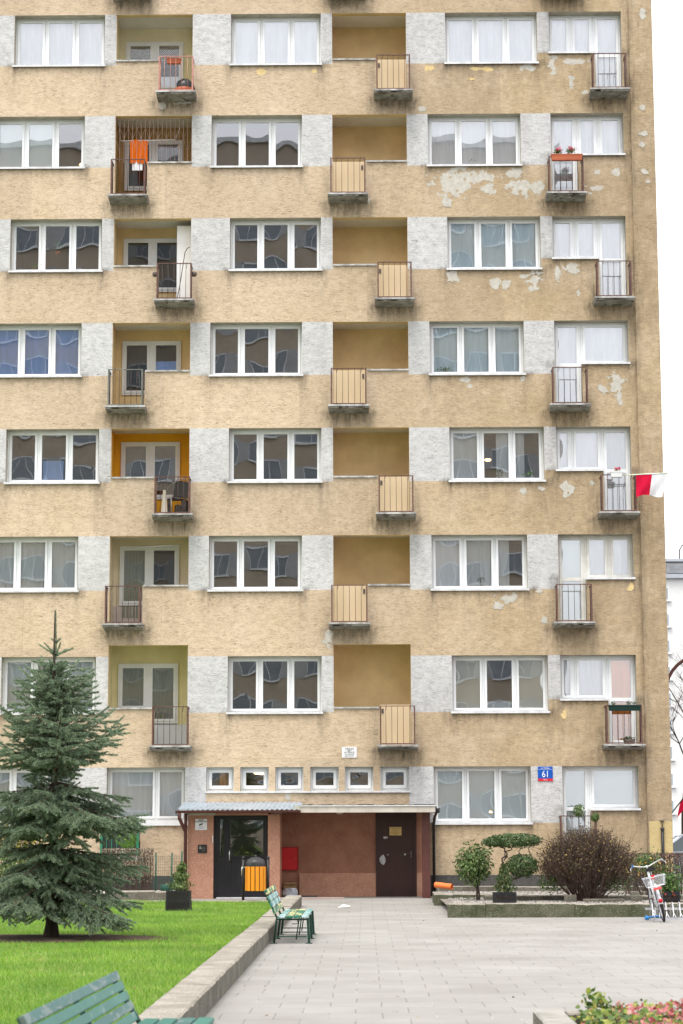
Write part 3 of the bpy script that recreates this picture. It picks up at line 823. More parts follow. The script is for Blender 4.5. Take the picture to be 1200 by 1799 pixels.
# corrugated roof over the door
b = MB()
def corr(u, v_):
    x = -11.80 + 2.88 * u
    return (x, -2.0 + 1.92 * v_, 2.055 + .20 * v_ + .014 * math.sin(u * 2 * math.pi * 25))
b.grid(corr, 200, 4)
b.grid(lambda u, v_: (lambda p: (p[0], p[1], p[2] - .006))(corr(1 - u, v_)), 200, 4)
pb_(b, "corrugated_roof", M_CORR)
b = MB(); b.box(-11.7, -8.95, -1.9, -.05, 2.001, 2.035); pb_(b, "roof_boarding", M_BROWNP)
b = MB()
for i in range(12):
    t0, t1 = math.pi + math.pi * i / 12, math.pi + math.pi * (i + 1) / 12
    pts = [(-2.03 + .05 * math.cos(t), 2.03 + .05 * math.sin(t)) for t in (t0, t1)]
    for xx in ((-11.83, -8.92),):
        b.face([(xx[0], pts[0][0], pts[0][1]), (xx[1], pts[0][0], pts[0][1]), (xx[1], pts[1][0], pts[1][1]), (xx[0], pts[1][0], pts[1][1])])
b.box(-11.835, -11.83, -2.08, -1.98, 1.98, 2.03); b.box(-8.92, -8.915, -2.08, -1.98, 1.98, 2.03); b.box(-11.83, -8.92, -1.985, -1.975, 1.98, 2.04)
pb_(b, "gutter", M_BROWNP)
b = MB(); b.tube([(-11.74, -2.03, 1.99), (-11.74, -2.0, 1.86), (-11.66, -1.66, 1.62), (-11.63, -1.57, 1.54), (-11.63, -1.56, .05)], .042, 10)
b.tube([(-11.63, -1.56, 1.55), (-11.63, -1.56, 1.98)], .04, 10); pb_(b, "downpipe", M_BROWNP)
# flat felted roof over the recess
b = MB(); b.box(-9.05, -5.80, -1.98, -.035, 2.005, 2.14); pb_(b, "flat_roof", M_CREAMB)
b = MB(); b.box(-8.915, -5.79, -2.005, -1.981, 1.985, 2.13); b.box(-5.799, -5.775, -1.98, -.05, 1.985, 2.13); pb_(b, "fascia", pm("stained_fascia", (.58, .53, .46), (.44, .40, .34), 3, .7, stretch=(1, 1, .3)))
b = MB(); b.box(-8.92, -5.77, -2.03, -2.006, 2.128, 2.152, 0); b.box(-8.92, -5.77, -2.02, -.035, 2.141, 2.158, 1)
for i in range(26):
    xx = -8.9 + i * .12; b.box(xx, xx + .13, -1.2, -1.1, 2.158, 2.165 + .02 * rng.random(), 1)
pb_(b, "roof_felt", [M_SILL, M_BITUM])
b = MB(); b.tube([(-5.78, -1.9, 2.1), (-5.74, -1.6, 1.98), (-5.74, -.5, 1.9), (-5.76, -.1, 1.7), (-5.76, -.1, .05)], .035, 8); b.lathe([(.0, -.05), (.07, -.05), (.08, .06), (.0, .06)], 12, 0, (-5.74, -1.75, 2.02)); pb_(b, "downpipe", M_BLACK)
# black entrance door with side light
b = MB()
X0, X1, Y = -10.975, -9.705, -1.40
ring(b, X0, X1, .03, 1.925, .055, Y - .03, Y + .04)
b.box(-10.70, -10.64, Y - .03, Y + .04, .085, 1.87)
b.box(X0 + .055, -10.83, Y - .01, Y + .02, .085, 1.87); b.box(-10.745, -10.70, Y - .01, Y + .02, .085, 1.87); b.box(-10.83, -10.745, Y - .01, Y + .02, .085, .97); b.box(-10.83, -10.745, Y - .01, Y + .02, 1.84, 1.87)
b.box(-10.83, -10.745, Y - .012, Y + .02, 1.26, 1.29)
ring(b, -10.635, -9.765, .09, 1.865, .05, Y - .025, Y + .03)
b.box(-10.585, -9.815, Y - .012, Y + .02, .14, .95); b.box(-10.585, -9.815, Y - .03, Y + .03, .95, .99)
for i in range(6):
    for zz in (.24, .62): b.box(-10.56 + i * .125, -10.45 + i * .125, Y - .018, Y - .0125, zz, zz + .30)
b.box(-10.56, -9.84, Y - .0195, Y - .0125, .165, .20)
dr = pb_(b, "entrance_door", M_BLACKD)
b = MB(); pane_grid(b, -10.585, -9.815, .99, 1.815, Y + .005, .003); pane_grid(b, -10.83, -10.745, .97, 1.84, Y + .005, .0005); ppart(b, "glass", glass_mat("door_glass", .2, (.75, .8, .78)), dr)
b = MB(); b.tube([(-10.605, Y - .05, .88), (-10.605, Y - .05, 1.12)], .014, 8); b.box(-10.615, -10.595, Y - .05, Y - .02, .9, .92); b.box(-10.615, -10.595, Y - .05, Y - .02, 1.08, 1.1); ppart(b, "handle", M_STEEL, dr)
b = MB(); b.tube([(-10.56, Y - .03, .84), (-10.55, Y - .08, .86), (-10.54, Y - .09, .98), (-10.55, Y - .08, 1.1), (-10.56, Y - .03, 1.12)], .013, 8); ppart(b, "pull_bar", M_BLACK, dr)
b = MB(); b.box(-10.9, -9.75, -1.53, -1.42, .005, .03); ppart(b, "threshold", M_SILL, dr)
b = MB(); b.box(-10.97, -9.71, -.33, -.32, .0, 1.93); b.box(-10.97, -9.71, -1.3, -.33, 1.925, 1.93); b.box(-10.3, -10.1, -.36, -.331, .4, 1.5); ppart(b, "vestibule_wall", pm("vestibule_paint", (.20, .17, .12), (.15, .13, .09), 2, .9), dr)
# dark brown service door
b = MB()
ring(b, -7.16, -6.18, .0, 1.99, .07, -.215, -.162); b.box(-7.09, -6.25, -.20, -.163, .03, 1.92)
sd_ = pb_(b, "service_door", pm("dark_brown_steel", (.045, .020, .016), (.036, .016, .014), 3, .5, .1, 60))
b = MB()
for (cx_, cz_, sx_, sz_) in ((-6.99, .86, .09, .13), (-6.93, 1.40, .08, .03), (-6.87, .99, .02, .02), (-6.46, 1.0, .025, .03)):
    pts = [(cx_ + sx_ * (.6 + .5 * rng.random()) * math.cos(t * .7), -.2035, cz_ + sz_ * (.6 + .5 * rng.random()) * math.sin(t * .7)) for t in range(9)]
    b.face(pts)
ppart(b, "torn_paper_remains", pm("paper_remains", (.5, .5, .5), (.3, .3, .3), 20, .9), sd_)
b = MB(); b.box(-6.33, -6.29, -.235, -.2, .93, 1.08); b.tube([(-6.31, -.235, 1.02), (-6.31, -.27, 1.02), (-6.41, -.27, 1.02)], .009, 6); ppart(b, "handle", M_DARKTIN, sd_)
b = MB(); b.box(-11.01, -10.985, -1.512, -1.5, 1.30, 1.46); pb_(b, "light_switch_strip", M_SILL)
b = MB(); b.lathe([(.0, -.05), (.05, -.045), (.085, -.02), (.09, 0), (.0, 0)], 16, 0, (-8.02, -.9, 2.003)); pb_(b, "ceiling_light", pm("opal_glass", (.62, .55, .46), (.55, .48, .4), 3, .3))
b = MB(); b.box(-9.75, -7.9, -2.2, -1.55, .001, .03); pb_(b, "entrance_slab", pm("pinkish_slab", (.40, .31, .27), (.33, .25, .22), 2, .9, .3, 40))

# ---- things fixed on or standing by the entrance
M_WHITEP = pm("sign_white", (.80, .80, .80), (.75, .75, .75), 4, .5)
M_INK = pm("sign_ink", (.02, .02, .022), (.03, .03, .03), 5, .6)
M_SIGNBLUE = pm("enamel_blue", (.004, .085, .42), (.006, .075, .38), 3, .3)
M_SIGNRED = pm("enamel_red", (.65, .02, .03), (.58, .02, .03), 3, .3)
def plate(name, label, cat, x0, x1, z0, z1, y, m, th=.012):
    t = thing(name, label, cat, ((x0 + x1) / 2, y, (z0 + z1) / 2))
    hw, hh = (x1 - x0) / 2, (z1 - z0) / 2
    b = MB(); b.box(-hw, hw, -th, 0, -hh, hh); b.build("plate", m, t, .003)
    return t, hw, hh
t, hw, hh = plate("house_number_sign", "blue and red house number sign 61 on the grey plaster beside ground floor windows", "sign", -3.22, -2.86, 2.74, 3.09, -.005, M_SIGNBLUE)
b = MB(); b.box(-hw, hw, -.0145, -.0122, -hh, -hh + .06); b.build("red_strip", M_SIGNRED, t)
b = MB(); b.box(-hw, hw, -.0135, -.0122, hh - .068, hh - .063); b.build("white_line", M_WHITEP, t)
text_mesh("61", .225, M_WHITEP, t, "house_number", (.005, -.014, -.012), bold=.0, sx=.80)
text_mesh("ul. Pańska", .052, M_WHITEP, t, "street_name", (0, -.014, hh - .036))
text_mesh("Wola", .045, M_WHITEP, t, "district_name", (0, -.016, -hh + .031))
t, hw, hh = plate("notice_sign", "small white notice forbidding ball games on beige wall above the porch", "sign", -7.97, -7.61, 3.32, 3.58, -.005, M_WHITEP)
for i, (tx_, sz_) in enumerate((("ZAKAZ", .062), ("GRY", .056), ("W PIŁKĘ", .062), ("Administracja", .036), ("przy ul. Nr 61", .036))):
    text_mesh(tx_, sz_, M_INK, t, "lettering", (0, -.014, hh - .045 - i * .046 + (0.008 if i > 3 else 0)), sx=1.1)
t, hw, hh = plate("camera_warning_sign", "white square camera surveillance sign on red wall left of the black door", "sign", -11.41, -11.13, 1.59, 1.85, -1.502, M_WHITEP)
text_mesh("OBIEKT", .042, M_INK, t, "lettering", (0, -.014, hh - .03), bold=.001); text_mesh("MONITOROWANY", .034, M_INK, t, "lettering", (0, -.014, hh - .068), bold=.001)
b = MB(); b.box(-.045, .045, -.0145, -.0125, -.012, .018, 0, Matrix.Rotation(R(-20), 3, 'Y'), (0, 0, 0)); b.box(-.05, -.02, -.0145, -.0125, -.03, -.018); b.build("camera_symbol", M_INK, t)
text_mesh("SYSTEM", .026, M_INK, t, "lettering", (0, -.014, -.055)); text_mesh("CAŁODOBOWY", .022, M_SIGNBLUE, t, "lettering", (0, -.014, -.09))
t, hw, hh = plate("door_notice", "small yellow notice on the dark brown service door", "sign", -6.83, -6.54, 1.45, 1.65, -.203, pm("faded_yellow_plate", (.62, .44, .18), (.55, .38, .15), 4, .6), .006)
for i, tx_ in enumerate(("POMIESZCZENIE", "SMIETNIK", "NIE ZASTAWIAC", "DRZWI")):
    text_mesh(tx_, .034, pm("brown_ink", (.16, .07, .02), None, 3), t, "lettering", (0, -.0075, hh - .035 - i * .044))
t, hw, hh = plate("intercom_panel", "small black intercom panel on red wall left of the black door", "intercom", -11.34, -11.13, 1.06, 1.25, -1.502, M_BLACK, .03)
b = MB(); b.box(-.07, -.02, -.034, -.031, 0, .03); b.box(-.07, -.03, -.034, -.031, .055, .065); b.build("display", M_STEEL, t)
b = MB(); [b.box(.0 + i * .025, .018 + i * .025, -.036, -.031, -.06 + j * .03, -.04 + j * .03) for i in range(3) for j in range(4)]; b.build("keypad", M_DARKTIN, t)
t, hw, hh = plate("utility_cabinet", "bright red flat utility cabinet on recess wall between black and brown doors", "cabinet", -9.42, -9.03, .64, 1.17, -.165, pm("red_enamel", (.50, .008, .012), (.44, .008, .012), 3, .4), .10)
b = MB(); ring(b, -hw - .01, hw + .01, -hh - .01, hh + .01, .02, -.115, -.0); b.build("frame", pm("dark_red_enamel", (.30, .006, .008), None, 3, .4), t)
b = MB(); b.lathe([(0, 0), (.012, 0), (.012, .01), (0, .01)], 10, 0, (hw - .05, -.104, 0)); b.build("lock", M_STEEL, t)
t = thing("cardboard_box", "small brown cardboard box stacked on white bag below the red cabinet", "box", (-9.22, -.36, .215))
b = MB(); b.box(-.15, .15, -.11, .11, 0, .13); b.box(-.15, .15, -.19, -.11, .125, .13, 0, Matrix.Rotation(R(25), 3, 'X'), (0, -.11, .13)); b.build("carton", pm("cardboard", (.34, .22, .11), (.29, .18, .09), 6, .9), t, .003)
b = MB()
b.grid(lambda u, v_: (-9.22 + .17 * math.cos(u * 2 * math.pi) * (1 - .15 * abs(2 * v_ - 1) ** 3) * (1 + .1 * math.sin(u * 25 + v_ * 4)), -.38 + .12 * math.sin(u * 2 * math.pi) * (1 + .1 * math.sin(u * 19 + v_ * 6)), .0 + .214 * v_), 40, 8)
b.face([(-9.22 + .14 * math.cos(i * .314), -.38 + .10 * math.sin(i * .314), .213) for i in range(20)])
tag(b.build("plastic_bag", pm("white_printed_plastic", (.72, .72, .76), (.40, .42, .50), 14, .4, .3, 25)), "white printed plastic bag standing under the cardboard box", "bag")
b = MB(); b.box(-9.35, -8.55, -1.35, -.75, .031, .045); tag(b.build("doormat", M_BITUM), "black doormat lying in the recess beside the black door pier", "doormat")
# crumpled paper and the orange pipe
b = MB(); b.grid(lambda u, v_: (-7.97 + .24 * u + .02 * math.sin(v_ * 9), -7.78 + .16 * v_, .012 + .05 * abs(math.sin(u * 6 + v_ * 4)) * math.sin(math.pi * u) * math.sin(math.pi * v_) + .02 * u), 12, 10, 0, False)
tag(b.build("crumpled_paper", M_WHITEP), "crumpled white paper lying on the paving before the entrance", "litter")
b = MB(); b.tube([(-5.86, -4.0, .37), (-5.50, -4.2, .33)], .065, 16, 0, False); b.tube([(-5.50, -4.2, .33), (-5.86, -4.0, .37)], .058, 16, 0, False)
tag(b.build("drain_pipe", pm("orange_pvc", (.78, .20, .05), (.70, .17, .04), 4, .4)), "short orange plastic drain pipe lying at the planter's left corner", "pipe")
b = MB(); b.tube([(-.25, -.10, .3), (-.25, -.10, 1.56)], .038, 10); b.tube([(-.25, -.10, 1.56), (-.25, -.10, 1.76)], .012, 6); b.lathe([(.05, 0), (.05, .06), (.0, .06)], 10, 0, (-.25, -.10, 1.56)); b.box(-.30, -.20, -.105, -.062, 1.765, 1.785)
tag(b.build("stand_pipe", M_BLACK), "black vertical stand pipe at the building's right corner above the hedge", "pipe")

# ------------------------------------------------------------------ ground, paving, lawn, planter
def paver_mat():
    m, nt, b = base_mat("concrete_pavers")
    tc = nt.nodes.new('ShaderNodeTexCoord'); mp = nt.nodes.new('ShaderNodeMapping'); mp.inputs['Location'].default_value = (.13, .2, 0)
    nt.links.new(tc.outputs['Object'], mp.inputs[0])
    # slight waviness of the courses
    br = nt.nodes.new('ShaderNodeTexBrick'); br.offset = .5; br.offset_frequency = 2; br.squash = 1.0
    br.inputs['Scale'].default_value = 1.0; br.inputs['Brick Width'].default_value = .46; br.inputs['Row Height'].default_value = .58
    br.inputs['Mortar Size'].default_value = .0075; br.inputs['Mortar Smooth'].default_value = .25; br.inputs['Bias'].default_value = 0
    br.inputs['Color1'].default_value = (.275, .262, .243, 1); br.inputs['Color2'].default_value = (.335, .32, .298, 1); br.inputs['Mortar'].default_value = (.095, .088, .078, 1)
    nw = nt.nodes.new('ShaderNodeTexNoise'); nw.inputs['Scale'].default_value = 1.3; nt.links.new(mp.outputs[0], nw.inputs['Vector'])
    vm = nt.nodes.new('ShaderNodeVectorMath'); vm.operation = 'MULTIPLY_ADD'; vm.inputs[1].default_value = (.03, .03, 0)
    nt.links.new(nw.outputs['Color'], vm.inputs[0]); nt.links.new(mp.outputs[0], vm.inputs[2]); nt.links.new(vm.outputs[0], br.inputs['Vector'])
    blot = ramp(nt, noise_tex(nt, (1, 1, 1), .6, 6, .65), .33, .68)
    col = mixc(nt, .5, br.outputs['Color'], mixc(nt, blot, (.20, .185, .165), (.36, .345, .32)))
    # joints partly filled with sand, so only some read dark; a few are pale
    pale = ramp(nt, noise_tex(nt, (1, 1, 1), 1.7, 3, .6), .50, .66)
    k = nt.nodes.new('ShaderNodeMath'); k.operation = 'MULTIPLY'; nt.links.new(br.outputs['Fac'], k.inputs[0]); nt.links.new(pale, k.inputs[1])
    col = mixc(nt, k.outputs[0], col, (.38, .365, .345))
    g = ramp(nt, noise_tex(nt, (1, 1, 1), 70, 3, .7), .35, .7); k2 = nt.nodes.new('ShaderNodeMath'); k2.operation = 'MULTIPLY'; k2.inputs[1].default_value = .38
    nt.links.new(g, k2.inputs[0]); col = mixc(nt, k2.outputs[0], col, (.20, .18, .155))
    st = ramp(nt, noise_tex(nt, (1, 1, 1), 2.8, 4, .6), .68, .74); k3 = nt.nodes.new('ShaderNodeMath'); k3.operation = 'MULTIPLY'; k3.inputs[1].default_value = .35
    nt.links.new(st, k3.inputs[0]); col = mixc(nt, k3.outputs[0], col, (.42, .405, .385))
    nt.links.new(col, b.inputs['Base Color']); b.inputs['Roughness'].default_value = .82; b.inputs['Specular IOR Level'].default_value = .3
    inv = nt.nodes.new('ShaderNodeMath'); inv.operation = 'SUBTRACT'; inv.inputs[0].default_value = 1; nt.links.new(br.outputs['Fac'], inv.inputs[1])
    bump(nt, b, inv.outputs[0], .4, .006)
    return m
M_ASPH = pm("asphalt", (.075, .075, .076), (.055, .055, .056), .8, .9, .4, 90)
M_SOIL = pm("bare_soil", (.075, .045, .028), (.045, .028, .018), 5, .98, 1.0, 40, fleck=((.16, .12, .08), 30, .62))
M_TURF = pm("turf_soil", (.13, .20, .03), (.17, .24, .045), 3, .95, .6, 60)
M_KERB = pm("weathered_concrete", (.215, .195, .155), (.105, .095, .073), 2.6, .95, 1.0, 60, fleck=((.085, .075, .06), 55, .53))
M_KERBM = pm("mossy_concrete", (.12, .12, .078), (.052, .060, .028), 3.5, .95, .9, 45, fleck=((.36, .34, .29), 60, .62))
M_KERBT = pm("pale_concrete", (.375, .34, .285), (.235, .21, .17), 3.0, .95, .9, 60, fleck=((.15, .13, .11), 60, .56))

b = MB(); b.face([(-900, -900, -.06), (900, -900, -.06), (900, 1500, -.06), (-900, 1500, -.06)]); tag(b.build("ground", M_ASPH), kind="structure")
b = MB(); b.face([(-40, -110, 0), (3.5, -110, 0), (3.5, 1, 0), (-40, 1, 0)])
b.face([(3.5, -110, 0), (3.5, -110, -.06), (3.5, 1, -.06), (3.5, 1, 0)][::-1]); tag(b.build("pavement", paver_mat()), kind="structure")
b = MB(); b.box(3.5, 3.68, -110, 40, -.06, .02); tag(b.build("road_kerb", M_KERBT, None, .01), kind="structure")

# lawn
def lawn_z(x, y): return .15 - .10 * max(0, min(1, (y + 26) / 20.0)) + .03 * noise.noise(Vector((x * .35, y * .35, 1)))
LX1 = -9.08
b = MB(); b.grid(lambda u, v_: (-26 + (LX1 + 26) * u, -60 + 54.9 * v_, lawn_z(-26 + (LX1 + 26) * u, -60 + 54.9 * v_)), 60, 90)
lawn = b.build("lawn", M_TURF); tag(lawn, kind="structure")
TREE = (-11.63, -23.08)
def in_soil(x, y):
    q = ((x - TREE[0] + .25) / 1.75) ** 2 + ((y - TREE[1]) / 1.05) ** 2
    return q + .35 * noise.noise(Vector((x * 2.2, y * 2.2, 4))) < 1
b = MB()
b.grid(lambda u, v_: (TREE[0] - .25 + 1.95 * math.cos(u * 2 * math.pi) * v_, TREE[1] + 1.2 * math.sin(u * 2 * math.pi) * v_, lawn_z(TREE[0], TREE[1]) + .012 + .035 * (1 - v_) + .012 * noise.noise(Vector((math.cos(u * 6.283) * v_ * 6, math.sin(u * 6.283) * v_ * 6, 2)))), 48, 14)
tag(b.build("bare_soil", M_SOIL), kind="structure")
# grass blades
pts = []
def grass_pts(n, y0, y1):
    y = nrg.uniform(y0, y1, n); d = y + 52.126
    xl = -7.42 - .172 * d - 1.6
    x = xl + (LX1 - .02 - xl) * nrg.random(n)
    return np.stack([x, y], 1)
for y0, y1, den in ((-46, -36, 1500), (-36, -28, 1500), (-28, -20, 1150), (-20, -5.3, 850)):
    wmid = .172 * ((y0 + y1) / 2 + 52.126) + 1.6 - 1.66 + .02
    pts.append(grass_pts(int(den * wmid * (y1 - y0)), y0, y1))
pts = np.concatenate(pts)
keep = np.array([not in_soil(x, y) and (noise.noise(Vector((x * 1.3, y * 1.3, 8))) > -.52 or rng.random() < .3) and not (-11.4 < x < -10.5 and -11.65 < y < -11.0) for x, y in pts])
pts = pts[keep]; n = len(pts)
gz = np.array([lawn_z(x, y) for x, y in pts])
hh_ = nrg.uniform(.028, .07, n) * (1 + .5 * np.array([noise.noise(Vector((x * .8, y * .8, 3))) for x, y in pts]))
an = nrg.uniform(0, 6.283, n); wd = nrg.uniform(.0025, .005, n)
dx, dy = np.cos(an), np.sin(an); le = nrg.normal(size=(n, 2)) * .55 * hh_[:, None]
B0 = np.stack([pts[:, 0] - dx * wd, pts[:, 1] - dy * wd, gz - .004], 1); B1 = np.stack([pts[:, 0] + dx * wd, pts[:, 1] + dy * wd, gz - .004], 1)
T_ = np.stack([pts[:, 0] + le[:, 0], pts[:, 1] + le[:, 1], gz + hh_], 1)
M_GRASS = leaf_mat("grass_blades", [(0, (.125, .27, .026)), (.5, (.24, .445, .042)), (.85, (.37, .55, .08)), (1, (.57, .51, .20))], .5, .35)
_nt = M_GRASS.node_tree; _b = _nt.nodes['Principled BSDF']; _src = _b.inputs['Base Color'].links[0].from_socket
_pat = ramp(_nt, noise_tex(_nt, (1, 1, 1), .9, 4, .6), .36, .62)
_c1 = mixc(_nt, _pat, _src, mixc(_nt, .6, _src, (.085, .20, .03)))
_dry = ramp(_nt, noise_tex(_nt, (1, 1, 1), 2.3, 3, .6), .62, .70)
_k = _nt.nodes.new('ShaderNodeMath'); _k.operation = 'MULTIPLY'; _k.inputs[1].default_value = .55; _nt.links.new(_dry, _k.inputs[0])
_c2 = mixc(_nt, _k.outputs[0], _c1, (.40, .34, .14))
_nt.links.new(_c2, _b.inputs['Base Color']); _nt.links.new(_c2, next(n for n in _nt.nodes if n.type == 'BSDF_TRANSLUCENT').inputs[0])
gr = np_mesh("grass", np.stack([B0, B1, T_], 1), 3, M_GRASS); tag(gr, kind="stuff")

# fallen leaves and specks of litter on the lawn and paving
n = 260
px_ = np.where(nrg.random(n) < .45, nrg.uniform(-13.5, -9.2, n), nrg.uniform(-8.7, 0, n)); py_ = nrg.uniform(-38, -7, n)
pz_ = np.array([lawn_z(x, y) + .05 if x < -9.1 else .006 for x, y in zip(px_, py_)])
tag(np_mesh("fallen_leaves", leaf_quads(np.stack([px_, py_, pz_], 1), .035, np.tile([0, 0, 1.0], (n, 1)), .6, 4, .25), 4, leaf_mat("dry_fallen_leaves", [(0, (.06, .045, .03)), (.6, (.18, .11, .05)), (1, (.42, .28, .12))], .8, .1)), kind="stuff")

# low concrete wall between lawn and paving: segments with chipped arrises
def chipped_kerb(name, label, P0, P1, width, h, m_side, m_top, joints, z0=-.02, z1s=None, chip=.012):
    """P0,P1 outer line in plan; the body lies to the left of P0->P1"""
    P0, P1 = Vector((*P0, 0)), Vector((*P1, 0)); d = (P1 - P0); L = d.length; d.normalize(); nl = Vector((-d.y, d.x, 0))
    t = thing(name, label, "kerb wall", (P0.x, P0.y, 0))
    edges = [0] + joints + [L]
    for i in range(len(edges) - 1):
        a, e = edges[i] + .004, edges[i + 1] - .004; n_ = max(6, int((e - a) / .07)); b = MB()
        zt = (h + rng.uniform(-.012, .012)) if z1s is None else z1s
        def sec(u):
            s = a + (e - a) * u; q = P0 + d * s - Vector((P0.x, P0.y, 0)) ; c = chip
            def nn(k_): return c * noise.noise(Vector((s * 4 + k_ * 9, k_ * 3.3, i * 2.0 + h * 50))) + .6 * c * noise.noise(Vector((s * 15, k_ * 7, i)))
            ins = .012 + abs(nn(1)) * 1.8
            return [q + Vector((0, 0, z0)), q + nl * nn(5) * .4 + Vector((0, 0, zt - ins + nn(2) * .6)), q + nl * ins + Vector((0, 0, zt + nn(3) * .4)),
                    q + nl * (width * .5) + Vector((0, 0, zt + nn(6) * .5)), q + nl * (width - .02 - abs(nn(4))) + Vector((0, 0, zt + nn(7) * .4)), q + nl * width + Vector((0, 0, zt - .03)), q + nl * width + Vector((0, 0, z0))]
        S = [sec(j / n_) for j in range(n_ + 1)]
        for j in range(n_):
            for k_ in range(6):
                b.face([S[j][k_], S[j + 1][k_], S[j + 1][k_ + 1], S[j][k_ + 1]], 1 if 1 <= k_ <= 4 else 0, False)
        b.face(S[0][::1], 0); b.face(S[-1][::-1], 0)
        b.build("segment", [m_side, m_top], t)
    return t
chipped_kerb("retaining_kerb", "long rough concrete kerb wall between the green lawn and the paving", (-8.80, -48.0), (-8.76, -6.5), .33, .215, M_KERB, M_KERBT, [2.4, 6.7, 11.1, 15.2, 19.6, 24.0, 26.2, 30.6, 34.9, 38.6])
chipped_kerb("lawn_end_kerb", "low concrete kerb closing the lawn in front of the porch's black door", (-9.13, -5.15), (-16.5, -4.9), .22, .085, M_KERB, M_KERBT, [1.6, 3.2, 4.8], chip=.006)
# planter on the right
BZ = .20
b = MB(); b.grid(lambda u, v_: (-5.85 + 5.9 * u, -12.55 + 11.2 * v_, BZ - .06 + .02 * noise.noise(Vector((u * 20, v_ * 20, 1)))), 50, 50)
tag(b.build("planter_soil", pm("gravelly_soil", (.20, .17, .14), (.12, .10, .08), 4, .98, .9, 40, fleck=((.45, .42, .38), 60, .55))), kind="structure")
b = MB(); b.box(-5.72, 3.4, -1.35, -.04, -.02, BZ + .03); b.box(.04, 3.4, -.04, 6, -.02, BZ + .0); tag(b.build("path", pm("slab_path", (.42, .40, .36), (.30, .285, .25), 3, .95, .6, 40, fleck=((.16, .16, .11), 12, .62))), kind="structure")
chipped_kerb("planter_kerb", "mossy concrete kerb along the paved front of the shrub planter", (-5.92, -12.9), (-1.2, -12.75), .26, .245, M_KERBM, M_KERBT, [.68, 2.3, 4.0], chip=.008)
chipped_kerb("planter_kerb", "short mossy concrete kerb at the planter's left end by the porch pillar", (-5.98, -6.6), (-4.6, -6.75), .26, .235, M_KERBM, M_KERBT, [.42], chip=.008)
chipped_kerb("planter_kerb", "concrete kerb crossing the gravel behind the black crate", (-5.0, -8.2), (-.2, -8.1), .2, .25, M_KERB, M_KERBT, [1.2, 2.5, 3.6], chip=.008)
chipped_kerb("planter_kerb", "pale kerb running along the path before the dark plinth", (-5.7, -1.62), (-.1, -1.6), .14, .27, M_KERB, M_KERBT, [1.5, 3.0, 4.4], chip=.006)
chipped_kerb("planter_kerb", "left side kerb of the planter leading back to the orange pipe", (-5.94, -4.4), (-5.94, -6.3), .22, .24, M_KERBM, M_KERBT, [], chip=.006)
for (x, y, lx, ly, h, rz_, lab) in ((-3.35, -9.1, .22, .2, .14, 4, "small grey concrete block left of the big bare bush's foot"), (-2.05, -9.2, .22, .2, .14, -5, "small grey concrete block right of the big bare bush's foot"), (-2.72, -9.35, .8, .16, .07, 1, "pale flat concrete slab in front of the big bare bush's foot"), (-1.3, -10.2, 1.1, .2, .06, 3, "long grey kerb stone lying on gravel near the bicycle"), (-1.2, -5.4, 1.0, .34, .10, 2, "broken slab stacked on gravel below the small rose bush")):
    b = MB(); b.box(-lx / 2, lx / 2, -ly / 2, ly / 2, 0, h); o = b.build("concrete_block", M_KERB, None, .012); o.location = (x, y, BZ - .05); o.rotation_euler = (0, 0, R(rz_))
    tag(o, lab, "concrete block")
# gravel stones
def pebbles(n, x0, x1, y0, y1, z, smin, smax):
    ico = np.array([(0, 0, 1), (.9, 0, .3), (.28, .85, .3), (-.73, .53, .3), (-.73, -.53, .3), (.28, -.85, .3)])
    tri = [(0, 1, 2), (0, 2, 3), (0, 3, 4), (0, 4, 5), (0, 5, 1)]
    c = np.stack([nrg.uniform(x0, x1, n), nrg.uniform(y0, y1, n), np.full(n, z)], 1)
    s = nrg.uniform(smin, smax, (n, 1)); a = nrg.uniform(0, 6.28, n); ca, sa = np.cos(a), np.sin(a)
    vs = []
    for t_ in tri:
        for i in t_:
            p = ico[i] * (1, .8, .55); q = np.stack([p[0] * ca - p[1] * sa, p[0] * sa + p[1] * ca, np.full(n, p[2])], 1) * s + c
            vs.append(q)
    return np.stack(vs, 1).reshape(-1, 3)
M_PEB = pm("pebbles", (.42, .39, .355), (.16, .145, .125), 22, .85, lo=.4, hi=.6)
pv = np.concatenate([pebbles(5200, -5.7, -.3, -12.6, -8.4, BZ - .045, .012, .032), pebbles(4200, -5.7, -.3, -7.9, -1.7, BZ - .045, .014, .036)])
tag(np_mesh("gravel", pv, 3, M_PEB), kind="stuff")
# left strip: path and low wall by the building, foreground corner bed
b = MB(); b.box(-24, -11.75, -3.4, -.05, -.02, .16); tag(b.build("path", pm("pale_path", (.47, .45, .41), (.36, .34, .30), 2, .95, .4, 40)), kind="structure")
chipped_kerb("bed_wall", "short concrete bed wall curving toward the black crates at the left", (-11.55, -4.3), (-12.9, -4.62), .2, .27, M_KERB, M_KERBT, [.55], chip=.006)
chipped_kerb("corner_bed_kerb", "pale concrete corner kerb of the flower bed in the right foreground", (-6.24, -36.7), (-6.24, -48), .22, .30, M_KERB, pm("bleached_concrete", (.36, .34, .305), (.25, .235, .205), 5, .95, .6, 40), [3.0, 6.0, 9.0], chip=.006)
chipped_kerb("corner_bed_kerb", "back edge kerb of the foreground flower bed behind its pink leaves", (-6.02, -36.92), (-2.5, -36.92), .22, .285, M_KERB, M_KERBT, [1.5], chip=.006)
b = MB(); b.grid(lambda u, v_: (-6.03 + 4 * u, -48 + 11.1 * v_, .22 + .02 * noise.noise(Vector((u * 9, v_ * 20, 1)))), 20, 40); tag(b.build("bed_soil", M_SOIL), kind="structure")

